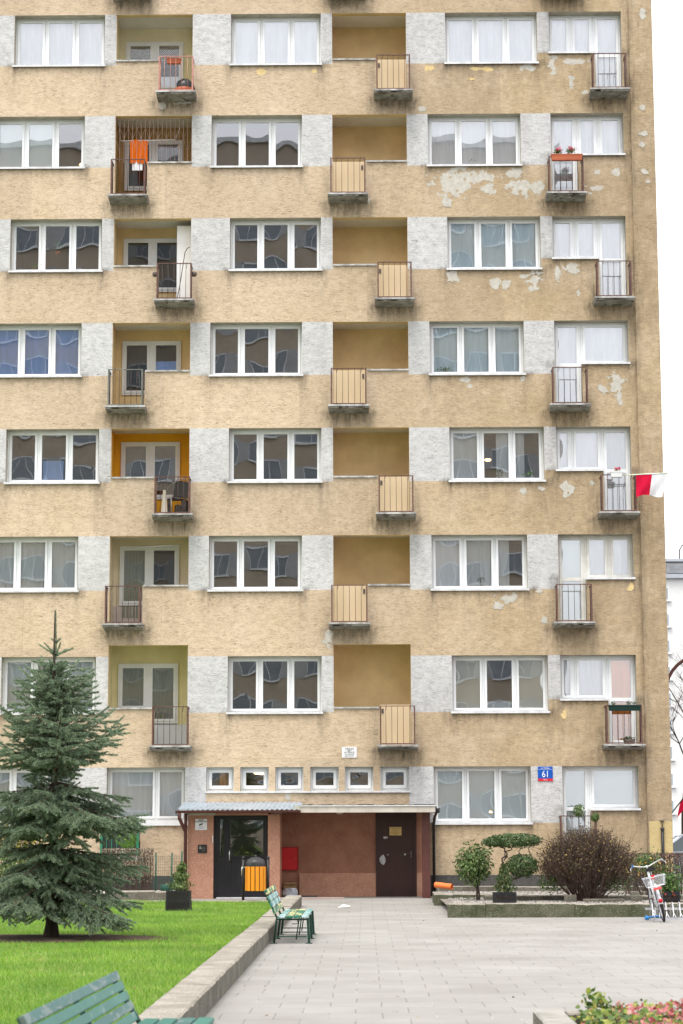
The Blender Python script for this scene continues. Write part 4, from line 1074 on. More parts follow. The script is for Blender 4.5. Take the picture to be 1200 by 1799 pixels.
# ------------------------------------------------------------------ vegetation
M_BARK = pm("spruce_bark", (.085, .062, .048), (.045, .034, .028), 14, .95, 1.0, 40, stretch=(1, 1, .3))
M_TWIG = pm("twig_bark", (.10, .065, .045), (.06, .04, .03), 20, .9)
M_NEEDLE = leaf_mat("spruce_needles", [(0, (.11, .175, .11)), (.45, (.225, .31, .205)), (.85, (.37, .455, .32)), (1, (.48, .48, .29))], .5, .28)
M_NEEDTIP = leaf_mat("bud_scales", [(0, (.26, .16, .06)), (1, (.34, .23, .09))], .7, .1)

def spruce():
    x0, y0 = TREE; zg = lawn_z(x0, y0)
    t = thing("spruce_tree", "young bluish green spruce tree standing in bare soil on the lawn", "tree", (x0, y0, zg))
    Ht = 4.42
    trunk = MB(); tp = []
    for i in range(24):
        s = i / 23; tp.append((.02 * math.sin(s * 5), .02 * math.cos(s * 4) - .02, Ht * s))
    rad = [.092 * (1 - .93 * (i / 23) ** .8) + (.03 if i == 0 else 0) for i in range(24)]
    trunk.tube(tp, rad, 12); trunk.build("trunk", M_BARK, t)
    shoots = []           # (start, dir, length, fat)
    wood = MB(); bare = []
    def Rmax(h):
        # silhouette of the crown: narrow leader, a gap, then a broad skirt
        prof = [(.0, 1.1), (.6, 1.22), (.85, 1.08), (1.3, 1.0), (1.5, 1.08), (1.9, 1.12), (2.08, 1.05), (2.2, .98), (2.4, .92), (2.6, .74), (2.75, .66), (3.05, .50), (3.3, .46), (3.5, .34), (3.7, .24), (4.42, .05)]
        for (a, b_), (c, d) in zip(prof, prof[1:]):
            if a <= h <= c: return b_ + (d - b_) * (h - a) / (c - a)
        return .05
    for h in (.60, .72, .84, .97, 1.10, 1.24, 1.54, 1.64, 1.74, 1.85, 1.96, 2.06, 2.20, 2.32, 2.45, 2.60, 2.72, 3.0, 3.12, 3.24, 3.40):
        nb = 7 if h < 2.1 else 6
        Rm = Rmax(h)
        off = rng.random() * 6.28
        for q in range(nb):
            az = off + 6.283 * q / nb + rng.uniform(-.25, .25)
            L = Rm * rng.uniform(.55, 1.18)
            hb = h + rng.uniform(-.05, .05)
            if h > 2.1: rise = rng.uniform(.38, .72)
            elif h > 1.2: rise = rng.uniform(-.12, .15)
            else: rise = rng.uniform(-.22, .0)
            droop = .30 if h < 2.1 else .12
            ca, sa = math.cos(az), math.sin(az)
            def pt(s):
                r = L * s
                z = hb + rise * r - droop * L * (s ** 1.3) * .8 + .26 * L * max(0, s - .55) ** 1.5
                return np.array([ca * r, sa * r, z])
            N_ = 9
            pl_ = [pt(i / N_) for i in range(N_ + 1)]
            wood.tube([tuple(p) for p in pl_], [.017 * (1 - .8 * i / N_) * (.5 + .5 * L) for i in range(N_ + 1)], 5, 0, False)
            tdir = lambda s: unit(pt(min(1, s + .05)) - pt(max(0, s - .05)))
            shoots.append((pt(.86), tdir(.95), .18 + .14 * L * .6, 1.1))
            s = .14 if L > .6 else .05; side = 1
            while s < .97:
                side = -side
                p = pt(s); d = tdir(s)
                lat = unit(np.cross(d, [0, 0, 1.0])) * side
                ll = min(.50, (.10 + .55 * L * (1 - s) ** .75) * rng.uniform(.75, 1.1) * (.55 + .45 * min(1, s / .25)))
                dd = unit(lat * 1.0 + d * rng.uniform(.75, 1.15) + np.array([0, 0, rng.uniform(-.34, .04)]))
                # side branch with its own shoots
                m = max(1, int(ll / .095))
                pp = p; cur = dd; path = [tuple(p)]
                for j in range(m):
                    cur = unit(cur + np.array([0, 0, -.10 + .03 * j]) + nrg.normal(size=3) * .05)
                    nxt = pp + cur * (ll / m)
                    path.append(tuple(nxt))
                    if s > .22 or j > 0 or L < .5: shoots.append((pp, cur, ll / m * 1.15, 1.0))
                    if j < m:
                        for sg in (-1, 1):
                            if rng.random() < .8:
                                l2 = unit(np.cross(cur, [0, 0, 1.0])) * sg
                                sd_ = unit(l2 * .9 + cur * 1.0 + np.array([0, 0, rng.uniform(-.5, .0)]))
                                shoots.append((pp + cur * .02, sd_, rng.uniform(.08, .15) * (.6 + .4 * min(1, ll / .3)), .95))
                    pp = nxt
                shoots.append((pp - cur * .02, cur, rng.uniform(.07, .12), 1.05))
                if len(path) > 1: wood.tube(path, .0045, 3, 0, False)
                s += .085 / max(L, .35) * rng.uniform(.85, 1.2)
            # a few hanging shoots and dry twigs near the stem
            for _ in range(5):
                p = pt(rng.uniform(.1, .6)); bare.append((p, unit(np.array([rng.uniform(-.4, .4), rng.uniform(-.4, .4), -1])), rng.uniform(.06, .2)))
    # short inner shoots that close the crown round the stem
    for _ in range(800):
        hz = rng.uniform(.75, 3.7); az = rng.uniform(0, 6.283); r0_ = rng.uniform(.02, .32) * min(1, Rmax(hz))
        p = np.array([math.cos(az) * r0_, math.sin(az) * r0_, hz]); shoots.append((p, unit(np.array([math.cos(az), math.sin(az), rng.uniform(-.3, .7)])), rng.uniform(.10, .2), 1.05))
    # leader
    for (hz, n_, l_) in ((3.80, 6, .27), (3.60, 5, .22), (3.98, 3, .10)):
        for q in range(n_):
            az = q * 6.283 / n_ + hz * 3; shoots.append((np.array([0, 0, hz]), unit(np.array([math.cos(az), math.sin(az), rng.uniform(.45, .8)])), l_ * rng.uniform(.8, 1.2), 1.0))
    shoots.append((np.array([0, 0, 3.75]), np.array([.0, 0, 1.0]), .30, .9))
    shoots.append((np.array([0, 0, 4.03]), np.array([-.03, 0, 1.0]), .40, .62)); shoots.append((np.array([-.012, 0, 4.06]), np.array([-.03, 0, 1.0]), .36, .5))
    for p, d, l in bare: wood.tube([tuple(p), tuple(p + d * l)], .003, 3, 1, False)
    cr = wood.build("branches", [M_TWIG, pm("dry_twigs", (.20, .12, .07), (.12, .075, .05), 10, .9)], t)
    # needles: every shoot is a dense little brush
    P0, Dn, tipf = [], [], []
    ln, wdth = [], []
    for (p, d, l, fat) in shoots:
        n_ = max(28, int(l * 800))
        u = nrg.random(n_)
        a = nrg.uniform(0, 6.283, n_)
        ax = np.cross(d, [0.3, .2, 1.0]); ax = ax / np.linalg.norm(ax); bx = np.cross(d, ax)
        rad_ = ax[None] * np.cos(a)[:, None] + bx[None] * np.sin(a)[:, None]
        lean = .55 + .9 * u ** 3
        nd = unit(rad_ + d[None] * lean[:, None] + np.array([0, 0, .25])[None])
        P0.append(p[None] + d[None] * (l * u)[:, None]); Dn.append(nd)
        ln.append(nrg.uniform(.024, .037, n_) * fat); wdth.append(np.full(n_, .0048))
    P0 = np.concatenate(P0); Dn = np.concatenate(Dn); ln = np.concatenate(ln)[:, None]; wdth = np.concatenate(wdth)[:, None]
    W = unit(np.cross(Dn, nrg.normal(size=Dn.shape))) * wdth
    tri = np.stack([P0 - W, P0 + W, P0 + Dn * ln], 1)
    print("spruce shoots", len(shoots), "needles", len(P0))
    nd_ = np_mesh("crown", tri.reshape(-1, 3), 3, M_NEEDLE, t)
    # buds at shoot ends
    pb = np.array([p + d * l for p, d, l, f in shoots if rng.random() < .16]); 
    np_mesh("buds", leaf_quads(pb, .018, None, .8), 4, M_NEEDTIP, t)
spruce()

# generic leafy plants
def foliage_thing(name, label, cat, loc, group=None): return thing(name, label, cat, loc, 0, group)
G_DARK = [(0, (.030, .060, .018)), (.5, (.055, .105, .030)), (1, (.12, .17, .06))]
G_MID = [(0, (.045, .085, .022)), (.5, (.085, .150, .035)), (1, (.18, .24, .08))]
M_LDARK = leaf_mat("dark_evergreen_leaves", G_DARK, .4, .15)
M_LMID = leaf_mat("green_leaves", G_MID, .42, .22)
M_LBRIGHT = leaf_mat("bright_green_leaves", [(0, (.07, .17, .02)), (1, (.20, .36, .06))], .5, .3)
M_LCONIF = leaf_mat("conifer_sprays", [(0, (.05, .09, .02)), (.6, (.10, .15, .035)), (1, (.20, .22, .07))], .6, .2)
M_STEM = pm("shrub_bark", (.09, .065, .05), (.05, .038, .03), 18, .9, .5, 60)
M_STEMR = pm("reddish_twigs", (.12, .075, .058), (.075, .05, .04), 9, .85)

def bare_bush(t, base_r, spread, height, n_st, mat, levels=2, r0=.011, top=None, name="branches", flat=.9):
    """many stems fanning up and out of one foot; returns twig end points"""
    mb = MB(); ends = []
    def grow(p, d, L, r, lev):
        n_ = 5; pts_ = [p]; q = np.array(p); dd = np.array(d)
        for i in range(n_):
            dd = unit(dd + nrg.normal(size=3) * .13 + np.array([0, 0, .05]))
            q = q + dd * (L / n_)
            if q[2] > height * (1 + .05 * nrg.normal()): break
            pts_.append(tuple(q))
        if len(pts_) < 2: return
        k_ = len(pts_)
        mb.tube(pts_, [r * (1 - .6 * i / (k_ - 1)) for i in range(k_)], 4 if lev == 0 else 3, 0, False)
        ends.append(pts_[-1])
        if lev < levels:
            for _ in range(4 if lev == 0 else 3):
                i = rng.randint(1, k_ - 1); sd_ = unit(dd + nrg.normal(size=3) * .55)
                grow(pts_[i], sd_, L * rng.uniform(.35, .6), r * .55, lev + 1)
    for i in range(n_st):
        a = rng.uniform(0, 6.283); u = rng.random() ** .42
        p = (base_r * u * math.cos(a), base_r * u * math.sin(a), 0)
        tx, ty = spread * u * math.cos(a), spread * u * math.sin(a) * flat
        zt_ = height * math.sqrt(max(.10, 1 - .80 * u ** 2.6)) * rng.uniform(.8, 1.0)
        d = np.array([tx - p[0], ty - p[1], zt_]); grow(p, unit(d), np.linalg.norm(d), r0 * rng.uniform(.7, 1.2), 0)
    return mb.build(name, mat, t), np.array(ends)

# big half-bare bush
t = foliage_thing("bare_bush", "big rounded half-bare brown bush with a few yellow leaves in the planter", "bush", (-2.97, -8.6, BZ - .04))
bare_bush(t, .26, .92, 1.40, 120, M_STEMR, 1, .012)
tw = MB(); ends = []
for _ in range(2600):       # fine clipped twigs that fill the dome
    d = unit(nrg.normal(size=3)); d[2] = abs(d[2]) * 1.0 - .28 * rng.random()
    lump = 1 + .09 * noise.noise(Vector(tuple(d * 2.4)))
    rr = (.45 + .55 * rng.random() ** .55) * lump
    p = np.array([d[0] * 1.05 * rr, d[1] * .92 * rr, (.74 + d[2] * .84 * rr)])
    if p[2] < .18: continue
    p[2] = min(p[2], 1.46 + .05 * rng.random())
    o_ = unit(p - np.array([p[0] * .15, p[1] * .15, -.25])) + nrg.normal(size=3) * .18
    L_ = rng.uniform(.16, .42); q = p - o_ * L_; m_ = (p + q) / 2 + nrg.normal(size=3) * .015
    tw.tube([tuple(q), tuple(m_), tuple(p)], [.0055, .004, .002], 3, 0, False); ends.append(p); ends.append(m_)
tw.build("twigs", M_STEMR, t)
ends = np.array(ends); sel = ends[nrg.random(len(ends)) < .75]
P = np.concatenate([sel + nrg.normal(size=sel.shape) * .035 * (q > 0) for q in range(2)])
np_mesh("leaves", leaf_quads(P, .040, None, .55), 4, leaf_mat("withered_leaves", [(0, (.045, .05, .022)), (.35, (.075, .06, .028)), (.6, (.12, .085, .05)), (.88, (.19, .14, .08)), (.97, (.40, .28, .09)), (1, (.55, .40, .10))], .7, .2), t)
Pg, Ng = blob(700, (.62, .1, .42), (.42, .4, .36), .3); Pg2, Ng2 = blob(500, (-.72, .1, .38), (.3, .3, .28), .3)
np_mesh("green_leaves", leaf_quads(np.concatenate([Pg, Pg2]), .05, np.concatenate([Ng, Ng2])), 4, M_LMID, t)
# clipped cloud tree with two leafy pads
t = foliage_thing("cloud_pruned_tree", "cloud pruned dark green tree with a ball below a flat leafy pad", "tree", (-4.62, -8.6, BZ - .04))
sm = MB()
def wav(a, b_, n_=9, amp=.045, r0=.022, r1=.011):
    a, b_ = Vector(a), Vector(b_); ph = rng.random() * 6
    pts_ = [a.lerp(b_, i / n_) + Vector((amp * math.sin(i * 1.5 + ph), amp * math.cos(i * 1.3 + ph), amp * .4 * math.sin(i * 2 + ph))) * math.sin(math.pi * i / n_) for i in range(n_ + 1)]
    sm.tube(pts_, [r0 + (r1 - r0) * i / n_ for i in range(n_ + 1)], 7, 0, False)
wav((-.02, 0, 0), (.05, .0, .34), 5, .02, .034, .028); wav((.05, 0, .34), (.42, -.05, .56), 8, .03, .028, .016)
wav((.05, 0, .34), (-.05, .05, .72), 7, .05, .024, .018); wav((-.05, .05, .72), (.06, .05, .95), 6, .05, .018, .014); wav((.06, .05, .95), (-.14, .05, 1.18), 7, .05, .014, .011)
wav((.0, .05, .80), (.17, .0, 1.16), 9, .07, .014, .010); wav((.42, .0, .62), (.56, .05, 1.16), 9, .05, .012, .009); wav((.35, .05, .6), (.34, .05, 1.14), 9, .06, .012, .009)
sm.build("stems", M_STEM, t)
for nm, c, r, n_ in (("upper_pad", (.24, .05, 1.20), (.56, .36, .15), 2600), ("lower_ball", (.36, -.06, .70), (.34, .32, .235), 2400)):
    P, N = blob(n_, c, r, .6, .10, 2.5, 1.0); np_mesh(nm, leaf_quads(P, .045, N, .6, 4, .55), 4, M_LDARK, t)
P, N = blob(900, (-.20, .05, 1.17), (.26, .24, .11), .5, .12); np_mesh("side_pad", leaf_quads(P, .045, N, .6, 4, .55), 4, M_LDARK, t)
# small round tree
t = foliage_thing("round_shrub", "small round glossy green tree left of the cloud pruned tree", "shrub", (-5.17, -8.0, BZ - .04))
sm = MB(); wav((0.03, 0, 0), (0, 0, .50), 5, .02, .026, .02); wav((.07, .03, 0), (.06, 0, .5), 5, .02, .018, .012)
for i in range(10): wav((0, 0, .42), (rng.uniform(-.3, .3), rng.uniform(-.25, .25), rng.uniform(.55, 1.0)), 5, .03, .010, .004)
sm.build("stems", M_STEM, t)
P, N = blob(1900, (-.04, 0, .72), (.40, .38, .42), .35, .24, 2.6, 5); np_mesh("leaves", leaf_quads(P, .075, N + np.array([0, 0, .5]), .42, 6, .6, N + np.array([0, 0, -.4])), 6, M_LMID, t)
# rose bush and hedges on the right
t = foliage_thing("rose_bush", "sparse green rose bush between the big bare bush and the bicycle", "bush", (-1.52, -6.6, BZ - .04))
br_, ends = bare_bush(t, .12, .42, .95, 16, M_STEM, 1, .010)
P, N = blob(650, (0, 0, .72), (.42, .34, .30), .2, .3); np_mesh("leaves", leaf_quads(P, .055, N, .6), 4, M_LMID, t)
P, N = blob(26, (-.05, -.1, .62), (.36, .3, .3), .6); np_mesh("yellow_leaves", leaf_quads(P, .06, N, .7), 4, leaf_mat("yellow_leaves", [(0, (.5, .35, .05)), (1, (.55, .25, .05))]), t)
def hedge(name, label, loc, L, Wd, Hh, n_, m_leaf, stems=70, m_st=None, rz=0.0, size=.045, sparse=1.0):
    t = foliage_thing(name, label, "hedge", loc); t.rotation_euler = (0, 0, rz)
    mb = MB()
    for i in range(stems):
        x, y = rng.uniform(-L / 2, L / 2), rng.uniform(-Wd / 2, Wd / 2) * .7
        pts_ = [(x * .96, y * .7, 0), (x + rng.uniform(-.05, .05), y, Hh * .5), (x + rng.uniform(-.1, .1), y * 1.2, Hh * rng.uniform(.9, 1.03))]
        mb.tube(pts_, [.010, .007, .003], 4, 0, False)
        for _ in range(5):
            z = rng.uniform(.35, .95) * Hh; mb.tube([(x, y, z), (x + rng.uniform(-.16, .16), y + rng.uniform(-.14, .14), min(Hh * 1.02, z + rng.uniform(.05, .25)))], .003, 3, 0, False)
    mb.build("branches", m_st or M_STEMR, t)
    P = np.stack([nrg.uniform(-L / 2, L / 2, n_), nrg.uniform(-Wd / 2, Wd / 2, n_), Hh * (1 - .72 * nrg.random(n_) ** 1.6)], 1)
    np_mesh("leaves", leaf_quads(P, size, None, .55), 4, m_leaf, t)
    return t
M_PURP = leaf_mat("purplish_brown_leaves", [(0, (.06, .03, .028)), (.5, (.12, .065, .055)), (.9, (.20, .12, .10)), (1, (.36, .22, .16))], .7, .2)
hedge("clipped_hedge", "clipped purplish brown hedge at the building's right corner behind the bicycle", (-1.0, -4.6, .15), 1.5, .5, .90, 2600, M_PURP)
hedge("clipped_hedge", "dark clipped hedge in front of the parked car at the far right", (1.6, -1.0, .1), 2.2, .7, .66, 2200, leaf_mat("dark_hedge_leaves", [(0, (.03, .03, .03)), (.7, (.07, .06, .06)), (1, (.3, .3, .32))], .7, .2))
# half-bare hedge on the left with a few pale leaves
hedge("bare_hedge", "half-bare clipped hedge with pale dry leaves left of the porch", (-12.72, -4.0, .16), 1.15, .5, 1.02, 1500, leaf_mat("pale_dry_leaves", [(0, (.14, .10, .07)), (.5, (.26, .21, .15)), (1, (.50, .44, .36))], .8, .2), 46, M_STEMR)
t = foliage_thing("topiary_ball", "small bright green clipped ball shrub beside the emerald balcony rail", "shrub", (-13.02, -1.4, .16))
sm = MB(); sm.tube([(0, 0, 0), (.02, 0, 1.0)], .018, 6); sm.build("stem", M_STEM, t)
P, N = blob(1400, (0, 0, 1.22), (.26, .26, .25), .6, .1); np_mesh("leaves", leaf_quads(P, .035, N, .6), 4, M_LBRIGHT, t)
t = foliage_thing("yellowing_bush", "yellowing bush behind the spruce tree at the left edge", "bush", (-15.35, -3.9, .1))
br_, ends = bare_bush(t, .2, .95, 1.9, 40, M_STEM, 2, .012)
P, N = blob(3000, (.2, 0, 1.25), (1.15, .6, .75), .3, .25); np_mesh("leaves", leaf_quads(P, .06, N, .6), 4, leaf_mat("yellowing_leaves", [(0, (.07, .11, .02)), (.4, (.16, .20, .03)), (.7, (.40, .36, .05)), (1, (.60, .45, .08))], .6, .3), t)
t = foliage_thing("evergreen_shrub", "low green shrub at the left edge under the yellowing bush", "shrub", (-15.2, -5.6, .1))
P, N = blob(2600, (0, 0, .55), (.95, .5, .55), .35, .2); np_mesh("leaves", leaf_quads(P, .06, N, .6), 4, M_LMID, t)
# balcony topiaries on the ground floor right
for (x, y, zb, zt_, r, lab) in ((-2.32, -.75, .98, 1.92, .16, "small clipped ball tree on a thin stem before the ground floor balcony door"), (-1.93, -.72, .98, 1.80, .105, "smaller clipped ball tree leaning at the right post of the ground floor balcony")):
    t = foliage_thing("topiary_ball", lab, "potted tree", (x, y, .2))
    sm = MB(); sm.tube([(-.12 if r < .12 else 0, 0, 0), (0, 0, zt_ - .2)], .012, 6); sm.build("stem", M_STEM, t)
    P, N = blob(600, (0, 0, zt_ - .2 + r * .6), (r, r, r * 1.05), .5, .12); np_mesh("leaves", leaf_quads(P, .04, N, .6), 4, M_LMID, t)

# crates with conifers
M_CRATE = pm("black_crate_plastic", (.018, .018, .02), (.03, .03, .032), 6, .5, .2, 40)
def crate(label, loc, L, Wd, Hh, rz=0.0):
    t = thing("plastic_crate", label, "crate", loc, rz); b = MB(); th = .012
    b.box(-L / 2, L / 2, -Wd / 2, Wd / 2, 0, .012)
    for sx in (-1, 1):
        for sy in (-1, 1): b.box(sx * L / 2 - (.03 if sx > 0 else 0), sx * L / 2 + (.03 if sx < 0 else 0), sy * Wd / 2 - (.03 if sy > 0 else 0), sy * Wd / 2 + (.03 if sy < 0 else 0), .0121, Hh)
    rows = [(.0121, Hh * .22), (Hh * .32, Hh * .50), (Hh * .60, Hh * .70), (Hh * .80, Hh - .001)]
    for (z0, z1) in rows:
        for sy in (-1, 1):
            y0 = sy * Wd / 2 - (th if sy > 0 else 0); b.box(-L / 2 + .031, L / 2 - .031, y0 + .001, y0 + th - .001, z0, z1)
        for sx in (-1, 1):
            x0 = sx * L / 2 - (th if sx > 0 else 0); b.box(x0 + .001, x0 + th - .001, -Wd / 2 + .031, Wd / 2 - .031, z0, z1)
    for i in range(9):
        xx = -L / 2 + .04 + (L - .08) * i / 8
        for sy in (-1, 1): b.box(xx - .005, xx + .005, sy * (Wd / 2 - .004) - .003, sy * (Wd / 2 - .004) + .003, .0121, Hh - .002)
    b.build("body", M_CRATE, t)
    s = MB(); s.box(-L / 2 + .015, L / 2 - .015, -Wd / 2 + .015, Wd / 2 - .015, .013, Hh * .9); s.build("soil_filling", M_SOIL, t)
    return t
def conifer(label, loc, Hh, r, n_, mat, lean=0.0, wild=.2):
    t = thing("young_conifer", label, "plant", loc)
    sm = MB(); sm.tube([(0, 0, -.04), (lean * .5, 0, Hh * .5), (lean, 0, Hh * .97)], [.014, .009, .004], 6); 
    h = nrg.random(n_) ** .8; rr = r * (1 - h) ** .7 * (.35 + .65 * nrg.random(n_)) * (1 + wild * np.sin(h * 19 + nrg.random() * 6)) + .01; a = nrg.uniform(0, 6.283, n_)
    P = np.stack([rr * np.cos(a) + lean * h, rr * np.sin(a), .02 + h * Hh], 1); N = np.stack([np.cos(a), np.sin(a), .5 + 0 * a], 1)
    sm.build("stem", M_STEM, t)
    np_mesh("foliage", leaf_quads(P, .055, N, .4, 6, .7, N + np.array([0, 0, .9])), 6, mat, t)
zc = lawn_z(-10.94, -11.3)
crate("lower of two stacked black crates standing on the lawn by the porch", (-10.94, -11.3, zc), .47, .36, .185)
crate("upper black crate of the stack on the lawn holding a green conifer", (-10.94, -11.3, zc + .186), .46, .35, .185, R(1.5))
conifer("leggy light green conifer growing from the stacked crates on the lawn", (-10.93, -11.3, zc + .36), .52, .25, 900, M_LCONIF, .05, .35)
crate("single black crate on gravel at the planter's front kerb", (-4.87, -12.45, BZ - .03), .43, .34, .27, R(-2))
conifer("dark cone shaped conifer growing in the planter's black crate", (-4.87, -12.45, BZ + .22), .50, .22, 1200, leaf_mat("dark_conifer_sprays", [(0, (.03, .055, .018)), (.6, (.06, .095, .025)), (1, (.15, .15, .04))], .6, .2))
crate("tall black crate behind the bicycle holding a drooping green plant", (-1.73, -11.3, .0), .42, .36, .42, R(1))
t = thing("potted_plant", "drooping green plant in the black crate behind the bicycle", "plant", (-1.73, -11.3, .42))
P, N = blob(900, (0.03, 0, .16), (.30, .26, .32), .2, .3); np_mesh("leaves", leaf_quads(P, .06, N + np.array([0, 0, .4]), .45, 6, .6, N + np.array([0, 0, -.3])), 6, leaf_mat("deep_green_leaves", [(0, (.03, .08, .015)), (.7, (.07, .15, .03)), (1, (.16, .22, .06))], .45, .2), t)
P, N = blob(40, (-.1, -.1, -.12), (.28, .2, .2), .6); np_mesh("red_berries", leaf_quads(P, .035, N, .9), 4, leaf_mat("red_berries", [(0, (.45, .04, .02)), (1, (.6, .10, .03))], .4, .1), t)

# flower bed shrub in the right foreground
t = foliage_thing("pink_leaved_shrub", "low shrub with pink and yellow-green leaves in the foreground corner bed", "shrub", (-4.6, -39.5, .2))
n_ = 15000
X = nrg.uniform(-1.42, 1.4, n_); Y = nrg.uniform(-4.5, 2.62, n_)
def top(x, y): return .155 + .05 * noise.noise(Vector((x * 2.6, y * 2.0, 3))) + .055 * noise.noise(Vector((x * 6.5, y * 5, 7))) + .05 * max(0, x - .1)
Zt = np.array([top(x, y) for x, y in zip(X, Y)])
edge = np.minimum(1, np.minimum((X + 1.44) / .10, (2.66 - Y) / .14)).clip(.15, 1)
Z = Zt * edge * (1 - .75 * nrg.random(n_) ** 2.2)
P = np.stack([X, Y, Z + .02], 1); N = np.stack([nrg.normal(size=n_) * .5, nrg.normal(size=n_) * .5 - .4, np.ones(n_)], 1)
pk = np.array([noise.noise(Vector((x * 1.8, y * 1.8, 11))) for x, y in zip(X, Y)]) + .35 * nrg.normal(size=n_) + np.where(X < -1.12, -.55, .12)
M_PINK = leaf_mat("pink_leaves", [(0, (.34, .05, .06)), (.4, (.50, .13, .14)), (.8, (.62, .27, .24)), (.94, (.66, .40, .34)), (1, (.55, .02, .12))], .45, .3)
M_YG = leaf_mat("yellow_green_leaves", [(0, (.05, .11, .03)), (.4, (.14, .22, .04)), (.8, (.34, .38, .06)), (1, (.50, .44, .14))], .45, .3)
sel = pk > .12
np_mesh("pink_leaves", leaf_quads(P[sel], .036, N[sel], .72, 6, .6), 6, M_PINK, t)
np_mesh("green_leaves", leaf_quads(P[~sel], .040, N[~sel], .75, 6, .6), 6, M_YG, t)
sm = MB()
for i in range(260):
    x, y = rng.uniform(-1.38, 1.4), rng.uniform(-4.5, 2.5); sm.tube([(x, y, 0), (x + rng.uniform(-.06, .06), y + rng.uniform(-.06, .06), top(x, y) * rng.uniform(.7, 1.15))], .004, 4, 0, False)
sm.build("stems", M_STEMR, t)
for (x, y, hgt) in ((-1.25, 2.5, .25), (-1.2, 2.35, .24), (-.62, 2.3, .22), (-.15, 2.4, .20), (.55, 2.4, .28)):
    P, N = blob(46, (x, y, hgt * .8), (.075, .08, .075), .3); np_mesh("leaf_tuft", leaf_quads(P, .042, N, .75, 6), 6, M_YG if x < -1 else M_PINK, t)

# ------------------------------------------------------------------ street furniture
M_GREENIRON = pm("dark_green_iron", (.010, .045, .030), (.02, .06, .042), 10, .45, .2, 50)
def bench(label, loc, slat_ms, rz=0.0, slats=((.055, .085), (.165, .085), (.265, .085), (.375, .075)), lean=19, zs=.90, Lh=1.4):
    """local: x across (sitter faces +x), y along; 2.8 m long"""
    t = thing("park_bench", label, "bench", loc, rz, "green park benches beside the kerb")
    # back: five slats leaning; seat: four slats
    A = R(lean); t.scale = (1, 1, zs); top_s = slats[-1][0] + slats[-1][1] - .01
    rot = Matrix.Rotation(-A, 3, 'Y')
    for i, (s0, hgt) in enumerate(slats):
        b = MB(); b.box(-.045, -.017, -Lh, Lh, .40 + s0, .40 + s0 + hgt, 0, rot, (-.03, 0, .40)); b.build("back_slat", slat_ms[i % len(slat_ms)], t, .006)
    for i in range(4):
        x0 = .00 + i * .108; b = MB(); b.box(x0, x0 + .092, -Lh, Lh, .395 - .006 * (1 - i / 3), .425 - .006 * (1 - i / 3)); b.build("seat_slat", slat_ms[(i + 2) % len(slat_ms)], t, .006)
    for yy in (-Lh + .06, 0, Lh - .06):
        b = MB()
        b.box(.395, .430, yy - .02, yy + .02, 0, .392, 0, Matrix.Rotation(R(-3), 3, 'Y'), (.41, yy, .39))
        b.box(.385, .475, yy - .035, yy + .035, 0, .012)
        b.build("leg", M_GREENIRON, t)
        b = MB(); b.tube([(-.06, yy, .0), (-.02, yy, .40), (-.055 - math.sin(A) * top_s, yy, .40 + math.cos(A) * top_s)], .017, 6)
        b.box(-.11, -.02, yy - .03, yy + .03, 0, .012); b.build("back_leg", M_GREENIRON, t)
        b = MB(); b.box(-.02, .43, yy - .014, yy + .014, .358, .384); b.box(-.04, .40, yy - .008, yy + .008, .10, .116); b.build("seat_bearer", M_GREENIRON, t)
        b = MB(); b.tube([(.25, yy + .03, .06), (.29, yy + .03, .375)], .010, 6); b.build("brace", M_GREENIRON, t)
    b = MB(); b.tube([(.2, -Lh + .06, .30), (.26, -.6, .27), (.22, 0, .30), (.26, .6, .27), (.2, Lh - .06, .30)], .007, 5); b.build("stretcher", M_GREENIRON, t)
    return t
P_TEAL = peeling_paint("teal_bench_paint", (.032, .165, .122), (.022, .125, .095), (.13, .21, .185), .60, 9, (1, .35, 1))
P_TEALW = peeling_paint("worn_teal_bench_paint", (.035, .135, .115), (.025, .10, .09), (.15, .20, .185), .52, 12, (1, .3, 1))
P_GREENY = peeling_paint("green_over_yellow_paint", (.022, .17, .10), (.015, .12, .075), (.62, .55, .26), .50, 5, (1, .55, 1))
P_GREENW = peeling_paint("green_over_grey_paint", (.05, .20, .15), (.10, .28, .26), (.42, .52, .54), .50, 7, (1, .5, 1))
P_GREEND = peeling_paint("dark_green_bench_paint", (.015, .085, .055), (.02, .11, .075), (.25, .27, .20), .62, 9, (1, .5, 1))
bench("park bench with green paint peeling off yellow slats near the entrance", (-8.64, -20.4, 0), [P_GREENY, P_GREENW, P_GREENW, P_GREENY])
bench("teal painted park bench in the near left corner of the paving", (-8.765, -40.75, 0), [P_TEAL, P_TEALW, P_TEAL, P_TEAL, P_TEALW], R(-1.2), ((.015, .052), (.075, .052), (.135, .052), (.195, .052), (.253, .052)), 29, 1.10, 1.55)

# litter bin
t = thing("litter_bin", "black litter bin with orange slats before the glazed entrance door", "litter bin", (-9.80, -5.16, 0))
for sx in (-1, 1):
    b = MB(); b.tube([(sx * .27, 0, 0), (sx * .27, 0, .96)], .032, 12); b.lathe([(.0, .06), (.022, .055), (.036, .03), (.036, 0), (0, 0)], 12, 0, (sx * .27, 0, .962)); b.lathe([(.075, 0), (.075, .015), (.03, .02)], 12, 0, (sx * .27, 0, 0)); b.build("post", M_BLACK, t)
b = MB(); b.lathe([(.0, .27), (.19, .27), (.20, .29), (.20, .86), (.19, .86)], 28); b.box(-.25, -.19, -.02, .02, .5, .56); b.box(.19, .25, -.02, .02, .5, .56); b.build("body", M_BLACK, t)
M_OR = pm("varnished_orange_wood", (.78, .30, .018), (.68, .23, .012), 6, .4, .15, 60, stretch=(1, 1, .1))
for i in range(14):
    a = 2 * math.pi * (i + .5) / 14; b = MB(); b.box(-.040, .040, -.225, -.206, .28, .80); me = b.build("slat", M_OR, t, .003); me.rotation_euler = (0, 0, a)
